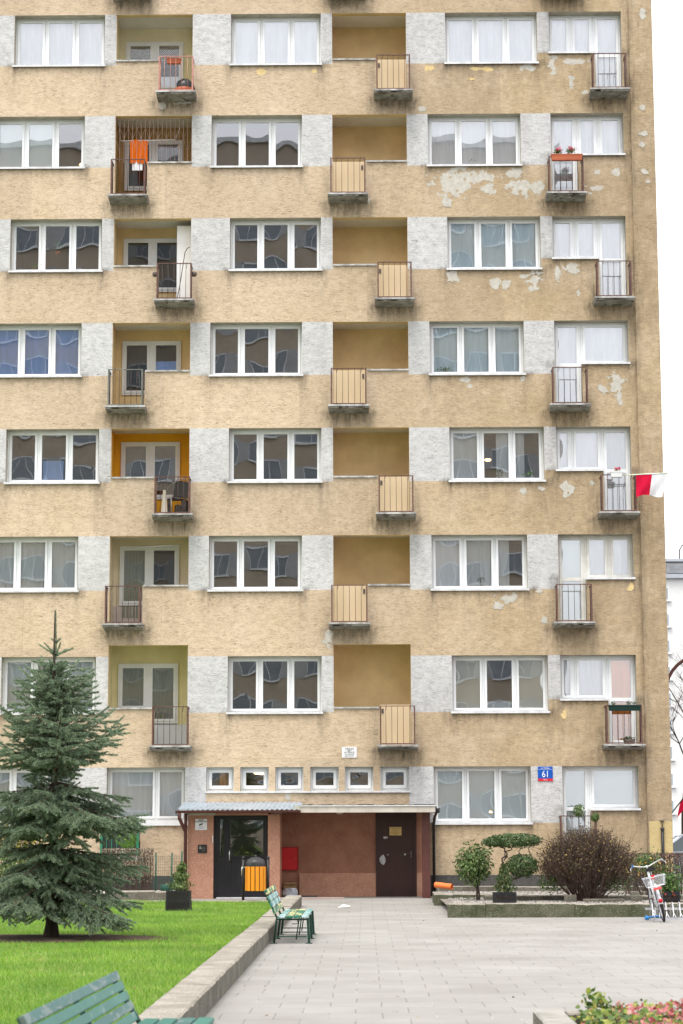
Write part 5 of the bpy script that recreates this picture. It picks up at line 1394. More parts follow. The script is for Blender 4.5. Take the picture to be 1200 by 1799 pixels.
b = MB(); b.lathe([(.215, .80), (.22, .87), (.215, .90), (.17, .955), (.08, .995), (.0, 1.0)], 28); b.lathe([(.02, 0), (.03, .03), (.015, .055), (0, .06)], 12, 0, (0, 0, .995)); b.build("lid", pm("dark_lid", (.03, .03, .032), (.05, .05, .052), 6, .4), t)
b = MB(); b.tube([(-.29, -.03, .80), (-.30, -.05, .72), (-.30, -.04, .60)], .012, 6); b.box(-.29, -.2, -.04, -.03, .775, .795); b.build("hanger", M_STEEL, t)

# bicycle rack and bicycle
M_GALV = pm("galvanised_tube", (.60, .60, .62), (.48, .48, .50), 10, .35, metal=.5)
M_WHITEBIKE = pm("white_bike_paint", (.74, .76, .78), (.66, .68, .70), 5, .3, spec=.5)
t = thing("bicycle_rack", "galvanised bicycle rack of bent tubes at the planter's right end", "bicycle rack", (-1.75, -14.2, 0))
b = MB(); b.box(-.75, 1.9, -.035, .0, .0, .035); b.box(-.75, 1.9, .40, .435, .0, .035); b.box(-.75, 1.9, .20, .225, .17, .21); b.build("frame", M_GALV, t)
for i in range(28):
    x = -.62 + i * .12
    b = MB(); pts_ = [(x - .035, -.01, .03), (x - .03, 0, .07)] + [(x - .02 + .0 * s, .02 + .20 * math.sin(s * math.pi / 2) * .5, .10 + .19 * s) for s in (0, .5, 1)] + [(x - .02, .2, .30), (x - .02, .35, .24), (x - .02, .41, .03)]
    b.tube(pts_, .011, 7); b.tube([(x + .03, -.01, .03), (x + .01, .0, .06), (x - .015, .03, .12)], .009, 6); b.build("hoop", M_GALV, t)
b = MB(); b.lathe([(0, 0), (.035, 0), (.04, .04), (.025, .07), (0, .07)], 10, 0, (-.76, -.05, .01)); b.tube([(-.74, -.03, .05), (-.6, -.02, .07), (-.45, .05, .05)], .016, 8)
lk = b.build("bicycle_lock", pm("blue_plastic", (.02, .22, .50), (.03, .16, .42), 6, .4)); lk.location = (-1.75, -14.2, 0); tag(lk, "blue plastic bicycle lock lying at the left end of the bicycle rack", "bicycle lock")

def bicycle():
    t = thing("bicycle", "white step-through bicycle with rear mesh basket parked in the rack", "bicycle", (-2.30, -14.93, 0), R(90 + 4))
    t.rotation_euler = (R(-13), 0, R(87)); t.scale = (.95, .95, .95)
    Rw = .33; xr, xf = 0.0, 1.06
    def wheel(x, name, steer=0.0):
        w_ = MB(); n_ = 36
        for i in range(n_):
            pass
        def tor(R_, r, u, v_):
            a, c = u * 2 * math.pi, v_ * 2 * math.pi
            return ((R_ + r * math.cos(c)) * math.cos(a), r * math.sin(c), (R_ + r * math.cos(c)) * math.sin(a))
        w_.grid(lambda u, v_: tor(Rw - .022, .022, u, v_), 40, 8)
        o = w_.build(name, pm("black_tyre", (.018, .018, .018), (.03, .03, .03), 20, .8), t); o.location = (x, 0, Rw)
        if steer: o.rotation_euler = (0, 0, steer)
        r_ = MB(); r_.grid(lambda u, v_: tor(Rw - .052, .012, u, v_), 40, 6); r_.tube([(0, -.05, 0), (0, .05, 0)], .02, 8)
        for i in range(18):
            a = 2 * math.pi * i / 18; r_.tube([(0, .02 * (1 if i % 2 else -1), 0), ((Rw - .055) * math.cos(a), 0, (Rw - .055) * math.sin(a))], .0022, 3, 0, False)
        r_.build("rim", M_GALV, o)
        return o
    wheel(xr, "rear_wheel"); wheel(xf, "front_wheel", R(12))
    b = MB()
    b.tube([(.42, 0, .30), (.30, 0, .62), (.27, 0, .78)], .018, 8)
    b.tube([(.42, 0, .30), (.60, 0, .36), (.82, 0, .60), (.88, 0, .78)], .018, 8)
    b.tube([(.37, 0, .44), (.60, 0, .50), (.84, 0, .70)], .013, 8)
    for s in (-1, 1):
        b.tube([(0, s * .06, Rw), (.42, s * .04, .30)], .010, 6); b.tube([(0, s * .06, Rw), (.31, s * .03, .60)], .009, 6)
    b.tube([(.86, 0, .70), (.90, 0, .90)], .020, 8)
    b.build("frame", M_WHITEBIKE, t)
    b = MB()
    for s in (-1, 1): b.tube([(1.06, s * .055, Rw), (.95, s * .055, .66), (.91, s * .03, .72)], .011, 6)
    b.build("fork", M_WHITEBIKE, t)
    b = MB(); b.tube([(.89, 0, .86), (.84, 0, 1.02)], .013, 8)
    b.tube([(.50, -.28, 1.07), (.64, -.27, 1.075), (.80, -.16, 1.04), (.84, -.04, 1.00), (.84, .04, 1.00), (.80, .16, 1.03), (.64, .27, 1.07), (.50, .28, 1.07)], .0105, 8)
    hb = b.build("handlebar", pm("white_bar", (.78, .78, .78), None, 5, .3), t); 
    hb.rotation_euler = (0, 0, 0)
    for s in (-1, 1):
        b = MB(); b.tube([(.49, s * .28, 1.07), (.60, s * .275, 1.074)], .02, 8); b.build("grip", pm("blue_grip" if s > 0 else "grey_grip", (.03, .16, .50) if s > 0 else (.4, .4, .4), None, 5, .5), t)
        b = MB(); b.tube([(.66, s * .27, 1.06), (.58, s * .32, 1.03), (.50, s * .33, 1.0)], .007, 5); b.build("brake_lever", M_GALV, t)
    b = MB(); b.grid(lambda u, v_: (.36 - .26 * u, (.02 + .075 * u ** 1.4) * math.cos(v_ * 6.283), .93 + .03 * u + .04 * math.sin(v_ * 6.283) * (.5 + .5 * u)), 10, 16)
    b.face([(.10, .095 * math.cos(i * .3927), .96 + .04 * math.sin(i * .3927)) for i in range(16)]); b.build("saddle", M_BLACK, t)
    b = MB(); b.tube([(.27, 0, .76), (.22, 0, .93)], .012, 8); b.build("seat_post", M_GALV, t)
    # mudguards
    for (x, a0, a1, nm) in ((xr, 35, 178, "rear_mudguard"), (xf, 40, 190, "front_mudguard")):
        b = MB()
        b.grid(lambda u, v_: (x + (Rw + .03 + .012 * math.sin(v_ * math.pi)) * math.cos(R(a0 + (a1 - a0) * u)), (v_ - .5) * .046, Rw + (Rw + .03 + .012 * math.sin(v_ * math.pi)) * math.sin(R(a0 + (a1 - a0) * u))), 24, 6)
        b.build(nm, M_WHITEBIKE, t)
    b = MB(); b.lathe([(0, 0), (.038, 0), (.038, .012), (0, .02)], 14); o = b.build("reflector", pm("red_reflector", (.55, .01, .02), (.5, .01, .02), 5, .2), t); o.location = (-.375, 0, .40); o.rotation_euler = (0, R(-90), 0)
    b = MB(); b.box(-.42, -.36, -.075, .075, .60, .64); b.build("rear_lamp", pm("red_lamp", (.70, .10, .10), (.6, .08, .08), 5, .3), t)
    # carrier and basket
    b = MB()
    for s in (-1, 1): b.tube([(.24, s * .05, .64), (-.36, s * .06, .645), (0, s * .065, Rw)], .006, 5)
    for x in (-.36, -.18, 0, .18): b.tube([(x, -.06, .645), (x, .06, .645)], .005, 5)
    b.build("carrier", M_GALV, t)
    b = MB(); z0, z1 = .66, .83; a0, a1, w0, w1 = -.32, .10, .155, .195
    def bk(u, v_, s):  # along, up, side
        pass
    bot = [(a0, -w0), (a1, -w0), (a1, w0), (a0, w0)]; topp = [(a0 - .05, -w1), (a1 + .03, -w1), (a1 + .03, w1), (a0 - .05, w1)]
    for i in range(4):
        p, q = bot[i], bot[(i + 1) % 4]; P, Q = topp[i], topp[(i + 1) % 4]
        b.tube([(*p, z0), (*q, z0)], .005, 5); b.tube([(*P, z1), (*Q, z1)], .008, 6)
        m = 16
        for j in range(m + 1):
            f_ = j / m; b.tube([(p[0] + (q[0] - p[0]) * f_, p[1] + (q[1] - p[1]) * f_, z0), (P[0] + (Q[0] - P[0]) * f_, P[1] + (Q[1] - P[1]) * f_, z1)], .0024, 3, 0, False)
        for j in range(1, 9):
            f_ = j / 9; L_ = lambda A_, B_: (A_[0] + (B_[0] - A_[0]) * f_, A_[1] + (B_[1] - A_[1]) * f_, z0 + (z1 - z0) * f_)
            b.tube([L_(p, P), L_(q, Q)], .0022, 3, 0, False)
    for j in range(10):
        x = a0 + (a1 - a0) * j / 9; b.tube([(x, -w0, z0), (x, w0, z0)], .0025, 3, 0, False)
    b.build("basket", pm("silver_mesh", (.66, .67, .70), (.58, .59, .62), 6, .4, metal=.2), t)
    b = MB(); b.box(-.03, .05, -.03, .03, .78, .86); b.build("red_bag", pm("red_cloth", (.60, .02, .03), (.5, .02, .03), 6, .7), t)
    # chain case, cranks, stand
    b = MB(); b.prism([(.02, .27), (.44, .24), (.52, .30), (.44, .38), (.02, .37)], -.055, -.04); b.build("chain_guard", M_BLACK, t)
    b = MB(); b.tube([(.42, -.08, .30), (.50, -.08, .16)], .010, 6); b.tube([(.42, .08, .30), (.34, .08, .44)], .010, 6); b.box(.46, .54, -.17, -.085, .15, .17); b.box(.30, .38, .085, .17, .43, .45); b.build("pedals", M_DARKTIN, t)
    b = MB(); b.tube([(.05, .08, .28), (-.05, .20, .02)], .009, 6); b.build("kickstand", M_GALV, t)
bicycle()

# parked car beyond the hedge
def car():
    t = thing("parked_car", "silver parked car with sloping windscreen half hidden behind the dark hedge", "car", (.82, 16.5, -.05)); 
    M_CAR = pm("silver_car_paint", (.42, .45, .48), (.40, .43, .46), 3, .25, metal=.3, spec=.6); M_CG = pm("tinted_car_glass", (.03, .05, .06), (.04, .06, .07), 2, .08, spec=.8)
    body = [(0, .35), (.02, .62), (.20, .76), (1.0, .92), (1.25, .95), (4.0, .98), (4.25, .92), (4.32, .60), (4.28, .30), (3.9, .22), (.35, .22)]
    b = MB(); n_ = len(body)
    def sec(y, k_): return [(p[0], y, p[1]) for p in [(2.15 + (x - 2.15) * k_, z) for x, z in body]]
    secs = [sec(-.84, .96), sec(-.78, .995), sec(0, 1.0), sec(.78, .995), sec(.84, .96)]
    for a, c in zip(secs, secs[1:]):
        for i in range(n_): b.face([a[i], a[(i + 1) % n_], c[(i + 1) % n_], c[i]], 0, True)
    b.face(secs[0][::-1]); b.face(secs[-1]); b.build("body", M_CAR, t)
    roof = [(1.05, .93), (1.75, 1.42), (2.1, 1.47), (3.3, 1.44), (4.1, .98)]
    b = MB(); ya, yb = -.74, -.60
    def rs(s): return [(x, s * (.76 - .16 * max(0, (z - .95) / .5)), z) for x, z in roof]
    l, r = rs(-1), rs(1)
    for i in range(1, 3): b.face([l[i], l[i + 1], r[i + 1], r[i]], 0)
    for q in (l, r):
        for (p, s) in zip(q, q[1:]): b.tube([p, s], .03, 6, 0)
    b.tube([l[1], r[1]], .025, 6); b.build("roof", M_CAR, t)
    b = MB(); b.face([l[0], l[1], r[1], r[0]]); b.build("windscreen", M_CG, t)
    b = MB(); b.face([l[3], l[4], r[4], r[3]]); b.build("rear_window", M_CG, t)
    for q in (l, r):
        b = MB(); b.face([q[0], q[1], q[2], q[3], q[4]]); b.build("side_window", M_CG, t)
    for x in (.78, 3.45):
        for y in (-.80, .80):
            b = MB(); b.lathe([(0, -.1), (.26, -.1), (.32, -.07), (.32, .07), (.26, .1), (0, .1)], 24); o = b.build("wheel", pm("car_tyre", (.02, .02, .02), None, 5, .8), t); o.location = (x, y, .32); o.rotation_euler = (R(90), 0, 0)
            b2 = MB(); b2.lathe([(0, -.105), (.2, -.105), (.2, .105), (0, .105)], 20); b2.build("rim", M_GALV, o)
    for y in (-.6, .6):
        b = MB(); b.box(-.005, .1, y - .16, y + .16, .60, .70); b.build("headlight", pm("headlight_glass", (.7, .72, .75), None, 5, .1), t)
car()

# street lamp, far trees, flags, far building
t = thing("street_lamp", "curved dark red street lamp pole arching beside the building's right edge", "street lamp", (.79, 6.0, -.05))
b = MB(); pts_ = [(0, 0, 0), (0, 0, 5.0)] + [(1.1 - 1.1 * math.cos(a), 0, 5.35 + 1.0 * math.sin(a)) for a in [i * math.pi / 2 / 8 for i in range(9)]]
b.tube(pts_, [.06, .05] + [.045] * 9, 12); b.build("pole", M_BROWNP, t)
b = MB(); b.box(1.1, 1.75, -.12, .12, 6.30, 6.42); b.build("lamp_head", M_SILL, t, .03)
b = MB(); b.box(1.2, 1.7, -.09, .09, 6.285, 6.299); b.build("lamp_glass", pm("lamp_glass", (.7, .7, .68), None, 4, .3), t)

t = thing("white_apartment_building", "distant white ten storey apartment building beyond the street on the right", "apartment building", (24, 175, 0))
b = MB(); b.box(-6, 40, 0, 14, -.05, 28.2); b.build("wall", pm("white_render", (.72, .71, .69), (.66, .65, .63), 1.0, .9), t)
b = MB(); b.box(-7, 41, -.5, 14.5, 28.2, 28.65); b.box(-6, 40, .2, 13, 28.65, 30.0); b.box(-7, 41, -.4, 14, 30.0, 30.3); b.build("roof_slab", pm("grey_roof_edge", (.42, .44, .47), (.36, .38, .41), 1, .7), t)
b = MB(); b.box(-6.05, 40, .1, .19, 28.9, 29.9); b.build("attic_wall", pm("white_attic", (.70, .69, .67), None, 1, .9), t)
b = MB(); b.box(1.0, 3.2, -.3, .09, 28.75, 29.6); b.build("roof_unit", pm("roof_unit_grey", (.20, .21, .22), (.3, .3, .32), 2, .7), t)
b = MB(); b.tube([(2.6, 1, 30.3), (2.6, 1, 31.4), (2.9, 1, 31.9), (3.3, 1, 32.0)], .08, 8); b.build("vent_pipe", M_DARKTIN, t)
for k in range(10):
    z = 25.85 - 2.82 * k
    for j, (x0, x1) in enumerate(((-1.4, 1.2), (7, 9.4), (14, 16.5))):
        if z < .6: continue
        b = MB(); b.box(x0, x1, -.10, .1, z, z + 1.42, 0); b.box(x0 - .1, x1 + .2, -.25, -.0, z - .14, z - .02, 1)
        b.box(x0 + .1, x1 - .1, -.105, -.101, z + .08, z + 1.34, 2)
        b.build("window", [M_UPVC, M_SILL, pm("far_glass", (.28, .33, .36), (.36, .40, .42), 1, .15)], t)
def bare_tree(label, loc, Hh, spread, r0, seed, name="bare_tree", mat=None):
    t = thing(name, label, "tree", loc); mb = MB(); rr = random.Random(seed)
    def grow(p, d, L, r, lev):
        pts_ = [p]; q = Vector(p); dd = Vector(d)
        for i in range(6):
            dd = (dd + Vector((rr.gauss(0, .12), rr.gauss(0, .12), .04))).normalized(); q = q + dd * (L / 6); pts_.append(tuple(q))
        (tr if lev == 0 else mb).tube(pts_, [r * (1 - .55 * i / 6) for i in range(7)], 8 if lev == 0 else (5 if lev == 1 else 3), 0, False)
        if lev < 4:
            for _ in range((7, 5, 5, 4)[lev]):
                i = rr.randint(2, 6); a = rr.uniform(0, 6.283); s = Vector((math.cos(a), math.sin(a), rr.uniform(-.1, .75)))
                grow(pts_[i], (dd * .55 + s * spread).normalized(), L * rr.uniform(.42, .62), r * .5, lev + 1)
    tr = MB(); grow((0, 0, 0), (0, 0, 1), Hh * .6, r0, 0)
    tr.build("trunk", mat or M_STEM, t); mb.build("branches", mat or M_STEM, t)
bare_tree("bare winter tree with fine branches in front of the white building", (7.75, 50, -.06), 10.5, .8, .10, 5)
bare_tree("smaller bare tree further right before the white building", (12.5, 66, -.06), 9, .8, .10, 9)
def flag(name, label, cat, P0, P1, cl, w0, drop, stripe, pole_m, rp, swing=.0):
    """pole from P0 to P1; cloth hangs from the pole along [cl]; first half red"""
    t = thing(name, label, cat, P0); P0v, P1v = Vector(P0), Vector(P1); d = P1v - P0v
    b = MB(); b.tube([(0, 0, 0), tuple(d)], rp, 8); b.build("pole", pole_m, t)
    mats = stripe
    for i, m in enumerate(mats):
        b = MB(); a0, a1 = cl[i]
        def fn(u, v_):
            s = a0 + (a1 - a0) * u; q = d * s
            return (q.x + swing * v_ * (s - .5) - .05 * v_, q.y + .03 * math.sin(u * 5 + v_ * 4 + i * 2) * v_, q.z - rp - drop * v_ * (1 + .08 * math.sin(s * 9)))
        b.grid(fn, 14, 14); b.build("red_stripe" if i == 0 else "white_stripe", m, t)
M_FR, M_FW = cloth_mat("red_flag_cloth", (.68, .012, .055), .25), cloth_mat("white_flag_cloth", (.84, .84, .87), .3)
flag("flag", "red and white flag hanging from a balcony pole by the building's edge", "flag", (-1.15, -.56, 10.15), (.12, -.68, 10.19), ((.32, .62), (.62, .91)), .6, .54, (M_FR, M_FW), pm("green_white_pole", (.5, .62, .3), (.8, .82, .8), 2, .5), .014, -.22)
flag("flag", "tilted red and white flag on a wall pole at the far right", "flag", (1.62, 12, 1.95), (2.75, 12, 3.35), ((.30, .65), (.65, .98)), .6, .42, (M_FR, M_FW), M_DARKTIN, .018, .25)

# ------------------------------------------------------------------ things on the balconies
def flower_box(label, x0, x1, y0, y1, z, hgt, m, flowers, group=None, leaf=None, fl_m=None, n_leaf=160):
    t = thing("flower_box", label, "flower box", ((x0 + x1) / 2, (y0 + y1) / 2, z)); w2, d2 = (x1 - x0) / 2, (y1 - y0) / 2
    b = MB(); b.raw([(-w2 * .95, -d2 * .8, 0), (w2 * .95, -d2 * .8, 0), (w2 * .95, d2 * .8, 0), (-w2 * .95, d2 * .8, 0), (-w2, -d2, hgt), (w2, -d2, hgt), (w2, d2, hgt), (-w2, d2, hgt)], [(0, 3, 2, 1), (0, 1, 5, 4), (1, 2, 6, 5), (2, 3, 7, 6), (3, 0, 4, 7), (4, 5, 6, 7)])
    b.box(-w2 - .008, w2 + .008, -d2 - .008, d2 + .008, hgt - .02, hgt + .004); b.build("trough", m, t, .004)
    for (fx, fh, fr_, red) in flowers:
        p = thing("geranium" if fl_m else "trailing_plant", None, None, (0, 0, 0)); bpy.data.objects.remove(p)
        P, N = blob(n_leaf, (fx, 0, hgt + fh * .5), (fr_, .08, fh * .55), .2, .3); np_mesh("foliage", leaf_quads(P, .04, N, .7), 4, leaf or M_LMID, t)
        if red:
            P, N = blob(60, (fx + .02, -.03, hgt + fh * .8), (fr_ * .8, .09, fh * .4), .3, .4); np_mesh("flowers", leaf_quads(P, .032, N, .9), 4, fl_m, t)
    return t
M_TERRA = pm("terracotta_plastic", (.50, .13, .06), (.42, .11, .05), 5, .5)
M_REDFL = leaf_mat("red_petals", [(0, (.60, .01, .06)), (1, (.75, .04, .14))], .5, .2)
zr = RAIL(6); flower_box("terracotta flower box with red geraniums on the upper right balcony rail", -2.68, -1.90, -.62, -.47, zr - .14, .15, M_TERRA, [(-.22, .16, .12, True), (.10, .20, .14, True)], fl_m=M_REDFL)
zr = RAIL(3); flower_box("white flower box with red flowers on the balcony with the flag", -1.36, -1.08, -.64, -.48, zr - .09, .14, M_WHITEP, [(0, .09, .13, True)], fl_m=M_REDFL, n_leaf=30)
zr = RAIL(1); flower_box("dark green trough with thin plants on the lowest right balcony rail", -1.54, -.76, -.62, -.48, zr - .15, .13, pm("bottle_green_plastic", (.006, .032, .024), (.005, .026, .02), 5, .5), [(-.28, .10, .08, False), (.12, .12, .10, False), (.27, .10, .09, False)], leaf=leaf_mat("grey_green_leaves", [(0, (.10, .13, .09)), (1, (.22, .26, .18))]), n_leaf=45)
zr = RAIL(7); flower_box("terracotta flower box hung inside the topmost left balcony rail", -12.36, -12.0, -.42, -.28, zr - .17, .13, M_TERRA, [])
t = thing("plant_pot", "dark pot with a low plant on the lowest right balcony floor", "plant pot", (-1.02, -.26, SLABZ(1) + .005)); b = MB(); b.lathe([(0, 0), (.12, 0), (.15, .12), (.14, .12), (0, .10)], 14); b.build("pot", M_DARKTIN, t)
P, N = blob(120, (0, 0, .14), (.18, .1, .06), .3); np_mesh("plant", leaf_quads(P, .05, N), 4, M_LDARK, t)
z = SLABZ(7) + .005
b = MB(); b.grid(lambda u, v_: (-11.92 + .24 * math.cos(u * 6.283) * math.sqrt(max(0, 1 - v_ ** 2.2)) * (1 + .1 * math.sin(u * 17 + v_ * 7)), -.15 + .2 * math.sin(u * 6.283) * math.sqrt(max(0, 1 - v_ ** 2.2)), z + .1 + .34 * v_), 30, 10)
tag(b.build("refuse_sack", pm("black_plastic_sack", (.012, .012, .013), (.03, .03, .032), 10, .25, .4, 25)), "shiny black sack standing in an orange bowl on the topmost left balcony", "sack")
t = thing("washing_bowl", "orange plastic bowl under the black sack on the topmost left balcony", "bowl", (-11.93, -.2, z)); b = MB(); b.lathe([(0, 0), (.20, 0), (.25, .13), (.24, .13), (.19, .01)], 22); b.build("bowl", M_TERRA, t)
# drying things, towel
t = thing("drying_rail", "white drying rail across the grilled loggia on the left", "drying rail", (-12.8, .3, 19.02)); b = MB(); b.tube([(-.78, 0, 0), (.62, 0, .02)], .014, 8); b.tube([(-.78, 0, 0), (-.85, -.05, .55)], .004, 4); b.tube([(.62, 0, .02), (.8, -.05, .5)], .004, 4); b.build("rail", M_SILL, t)
b = MB(); b.grid(lambda u, v_: (-13.35 + .46 * u + .02 * v_ * (1 - u), .285 - .02 * math.sin(math.pi * v_) + .012 * math.sin(u * 14 + v_ * 3), 19.035 - .62 * v_ + .015 * math.sin(u * 5)), 20, 14)
tag(b.build("orange_towel", cloth_mat("orange_towel_cloth", (.85, .17, .015), .25)), "bright orange towel hanging over the white drying rail", "towel")
b = MB(); b.grid(lambda u, v_: (-13.28 + .26 * u, .30 + .01 * math.sin(u * 12), 18.52 - .28 * v_), 12, 8)
tag(b.build("white_cloth", M_SHEER), "small white cloth hanging below the orange towel", "cloth")
# metal grille of that loggia and bird net above
M_GRILLE = pm("pinkish_grille_paint", (.42, .30, .26), (.33, .22, .19), 8, .6)
t = thing("window_grille", "brown metal lattice grille closing the left loggia with the orange towel", "grille", (-12.72, .10, PAR(6))); b = MB(); n_ = 18; Wg = 1.94; Hg = SOF(6) - PAR(6)
for i in range(n_ + 1): x = -Wg / 2 + Wg * i / n_; b.tube([(x, 0, 0.03), (x, 0, Hg)], .0045, 4, 0, False)
for i in range(9):
    x = -Wg / 2 + Wg * (i + .5) / 9; hw = Wg / 18
    for (za, zb) in ((.55, .95),):
        b.tube([(x - hw, .007, za + .12), (x, .007, zb), (x + hw, .007, za + .12)], .0042, 4, 0, False); b.tube([(x - hw, .007, za + .12), (x, .007, za - .22), (x + hw, .007, za + .12)], .0055, 4, 0, False)
b.tube([(-Wg / 2, 0, Hg - .05), (Wg / 2, 0, Hg - .05)], .008, 4); b.build("bars", M_GRILLE, t)
t = thing("bird_net", "fine pale bird net stretched over the topmost left loggia", "net", (-12.72, .11, PAR(7))); b = MB(); Hg = SOF(7) - PAR(7); Wg = 1.94; n_ = 34
for i in range(-int(Hg / Wg * n_) - 1, n_ + 1):
    x0 = i * Wg / n_
    for sgn in (1, -1):
        pa = [(x0 + s, s) for s in np.linspace(0, Hg, 9)]
        pa = [(x if sgn > 0 else Wg - x, z_) for x, z_ in pa if -1e-6 <= x <= Wg + 1e-6]
        if len(pa) > 1: b.tube([(pa[0][0] - Wg / 2, 0, pa[0][1]), (pa[-1][0] - Wg / 2, .001 * sgn, pa[-1][1])], .0016, 3, 0, False)
b.build("mesh", pm("net_cord", (.62, .58, .48), None, 4, .8), t)
# white wardrobe, pole on the third balcony
z = SLABZ(5); t = thing("white_wardrobe", "tall white cabinet standing at the right in a left-hand loggia", "cabinet", (-11.93, .62, z + .003)); b = MB(); b.box(-.20, .22, -.25, .55, 0, 2.13); b.build("carcass", M_UPVC, t, .006); b = MB(); b.box(-.19, .205, -.262, -.251, .05, 2.1); b.build("door", M_WHITEP, t)
t = thing("hooked_pole", "thin dark hooked pole leaning in front of the white cabinet", "pole", (-11.9, .2, z + .003)); b = MB(); b.tube([(-.22, -.1, 0), (-.13, -.1, .45), (-.05, -.1, 1.0), (.0, -.1, 1.35), (.06, -.1, 1.46), (.12, -.1, 1.49)], .011, 7); b.build("shaft", M_DARKTIN, t)
for (x, lab) in ((-12.60, "dark round lamp on the left post of the third balcony from top"), (-11.63, "dark round lamp on the right post of the third balcony from top")):
    t = thing("wall_lamp", lab, "lamp", (x, -.35, RAIL(5) - .26)); b = MB(); b.lathe([(0, -.07), (.06, -.05), (.075, 0), (.06, .05), (0, .07)], 14); b.build("shade", M_DARKTIN, t)
# chair with things on the amber loggia balcony
z = SLABZ(3)
t = thing("garden_chair", "dark wicker garden chair with grey tube frame on the amber loggia balcony", "chair", (-12.02, -.08, z + .004)); t.rotation_euler = (0, 0, R(205))
M_WICK = pm("dark_wicker", (.045, .04, .038), (.09, .08, .075), 60, .8, .6, 120); M_TUBE = pm("grey_tube", (.32, .31, .30), (.24, .23, .22), 8, .4, metal=.4)
b = MB(); b.grid(lambda u, v_: (-.21 + .42 * u, -.2 + .42 * v_, .42 - .02 * math.sin(math.pi * u)), 8, 8); b.build("seat", M_WICK, t)
b = MB(); b.grid(lambda u, v_: ((-.20 + .40 * u) * (1 - .15 * v_), .22 + .10 * v_ + .08 * -math.sin(math.pi * u) * .6, .42 + .42 * v_ - .05 * abs(2 * u - 1) ** 2 * v_), 10, 8); b.build("backrest", M_WICK, t)
b = MB(); b.tube([(-.24, -.22, 0), (-.24, -.22, .62), (-.26, .0, .66), (-.22, .28, .76), (-.1, .34, .87), (.1, .34, .87), (.22, .28, .76), (.26, 0, .66), (.24, -.22, .62), (.24, -.22, 0)], .012, 7); b.tube([(-.24, .25, 0), (-.24, .2, .42), (-.24, -.22, .42)], .011, 6); b.tube([(.24, .25, 0), (.24, .2, .42), (.24, -.22, .42)], .011, 6); b.build("frame", M_TUBE, t)
b = MB(); b.grid(lambda u, v_: (-12.36 + .16 * u * (.5 + .5 * v_) - .05 * v_, -.28 + .02 * math.sin(u * 9), z + .62 - .6 * v_), 10, 10); tag(b.build("cream_cloth", cloth_mat("cream_cloth", (.72, .66, .55), .2)), "cream cloth draped at the left of the wicker chair", "cloth")
b = MB()
for i in range(9):
    x = rng.uniform(-12.5, -11.85); b.box(x, x + rng.uniform(.06, .16), .75, .95, z + .0, z + rng.uniform(.2, .55), 0, Matrix.Rotation(rng.uniform(-.3, .3), 3, 'Z'))
tag(b.build("stored_clutter", pm("dark_clutter", (.03, .028, .027), (.12, .11, .10), 8, .7)), "dark heap of stored clutter behind the wicker chair", "clutter")
# ceiling clothes dryer
t = thing("clothes_dryer", "white ceiling clothes dryer of parallel rods in the cream loggia", "clothes dryer", (-12.6, .75, SOF(2) - .12)); b = MB()
for i in range(5): b.tube([(-.55, -.25 + i * .12, 0.02 * i - .10), (.62, -.25 + i * .12, .02 * i - .04)], .008, 6)
b.tube([(-.5, -.3, -.1), (-.5, .3, -.02)], .009, 5); b.tube([(.55, -.3, -.05), (.55, .3, .03)], .009, 5); b.tube([(-.5, 0, -.06), (-.5, 0, .2)], .003, 4); b.tube([(.55, 0, 0), (.55, 0, .2)], .003, 4); b.build("rods", M_SILL, t)
# green posts, mesh and hose reel of the little bed by the porch
M_GPOST = pm("green_coated_wire", (.02, .08, .055), (.03, .10, .07), 8, .6)
t = thing("wire_fence", "low green wire mesh fence with leaning posts left of the porch", "fence", (-12.1, -2.6, .16)); 
for (x, hgt, ln_) in ((-.5, .78, .06), (-.12, .92, .0), (.24, .92, .01), (.46, .95, .02)):
    b = MB(); b.tube([(x, 0, 0), (x + ln_, 0, hgt)], .018, 7); b.build("post", M_GPOST, t)
b = MB()
for i in range(22): x = -.5 + i * .045; b.tube([(x, 0, .12), (x + .01 * math.sin(i), 0, .84)], .0028, 3, 0, False)
for i in range(12): zz = .12 + i * .064; b.tube([(-.5, .002, zz), (.46, .002, zz + .02)], .0028, 3, 0, False)
b.build("wire_mesh", M_GPOST, t)
t = thing("garden_hose_reel", "dark green hose bundle on the path left of the downpipe", "hose", (-11.95, -2.3, .16)); b = MB(); b.tube([(-.18, 0, .10), (.02, 0, .10)], .10, 14); b.tube([(.02, 0, .12), (.3, -.05, .16), (.34, -.05, .16)], .05, 10, 0); b.build("reel", M_GPOST, t)
# window box round sticker, window plants, lamps
t = thing("window_sticker", "round yellow and white sticker in the ground floor window right of the porch", "sticker", (-4.33, .082, 2.02)); b = MB(); b.lathe([(0, 0), (.052, 0), (.052, .002), (0, .002)], 20); o = b.build("disc", pm("sticker_yellow", (.70, .50, .22), None, 3), t); o.rotation_euler = (R(90), 0, 0)
b = MB(); b.box(-.05, .05, -.0035, -.0025, -.02, .02); b.build("white_band", M_WHITEP, t)
t.location = (-4.36, .262, 2.0)
def houseplant(label, x, z, y=.4, r=.14, hgt=.25, m=None, n_=130):
    t = thing("houseplant", label, "houseplant", (x, y, z)); b = MB(); b.lathe([(0, 0), (.06, 0), (.08, .10), (0, .10)], 12); b.build("pot", M_TERRA, t)
    P, N = blob(n_, (0, 0, .10 + hgt * .55), (r, r * .7, hgt * .6), .2, .3); np_mesh("foliage", leaf_quads(P, .06, N, .4), 4, m or M_LBRIGHT, t)
houseplant("round green plant hanging in the middle pane of the third window down, far left", -15.15, 16.05, .40, .17, .26)
houseplant("small white-flecked plant in the left pane of the third window down, far left", -15.72, 15.58, .40, .22, .14, M_LMID)
houseplant("leafy plant before the dotted curtain, second row, beside the peeling wall", -4.6, 18.26, .40, .13, .22)
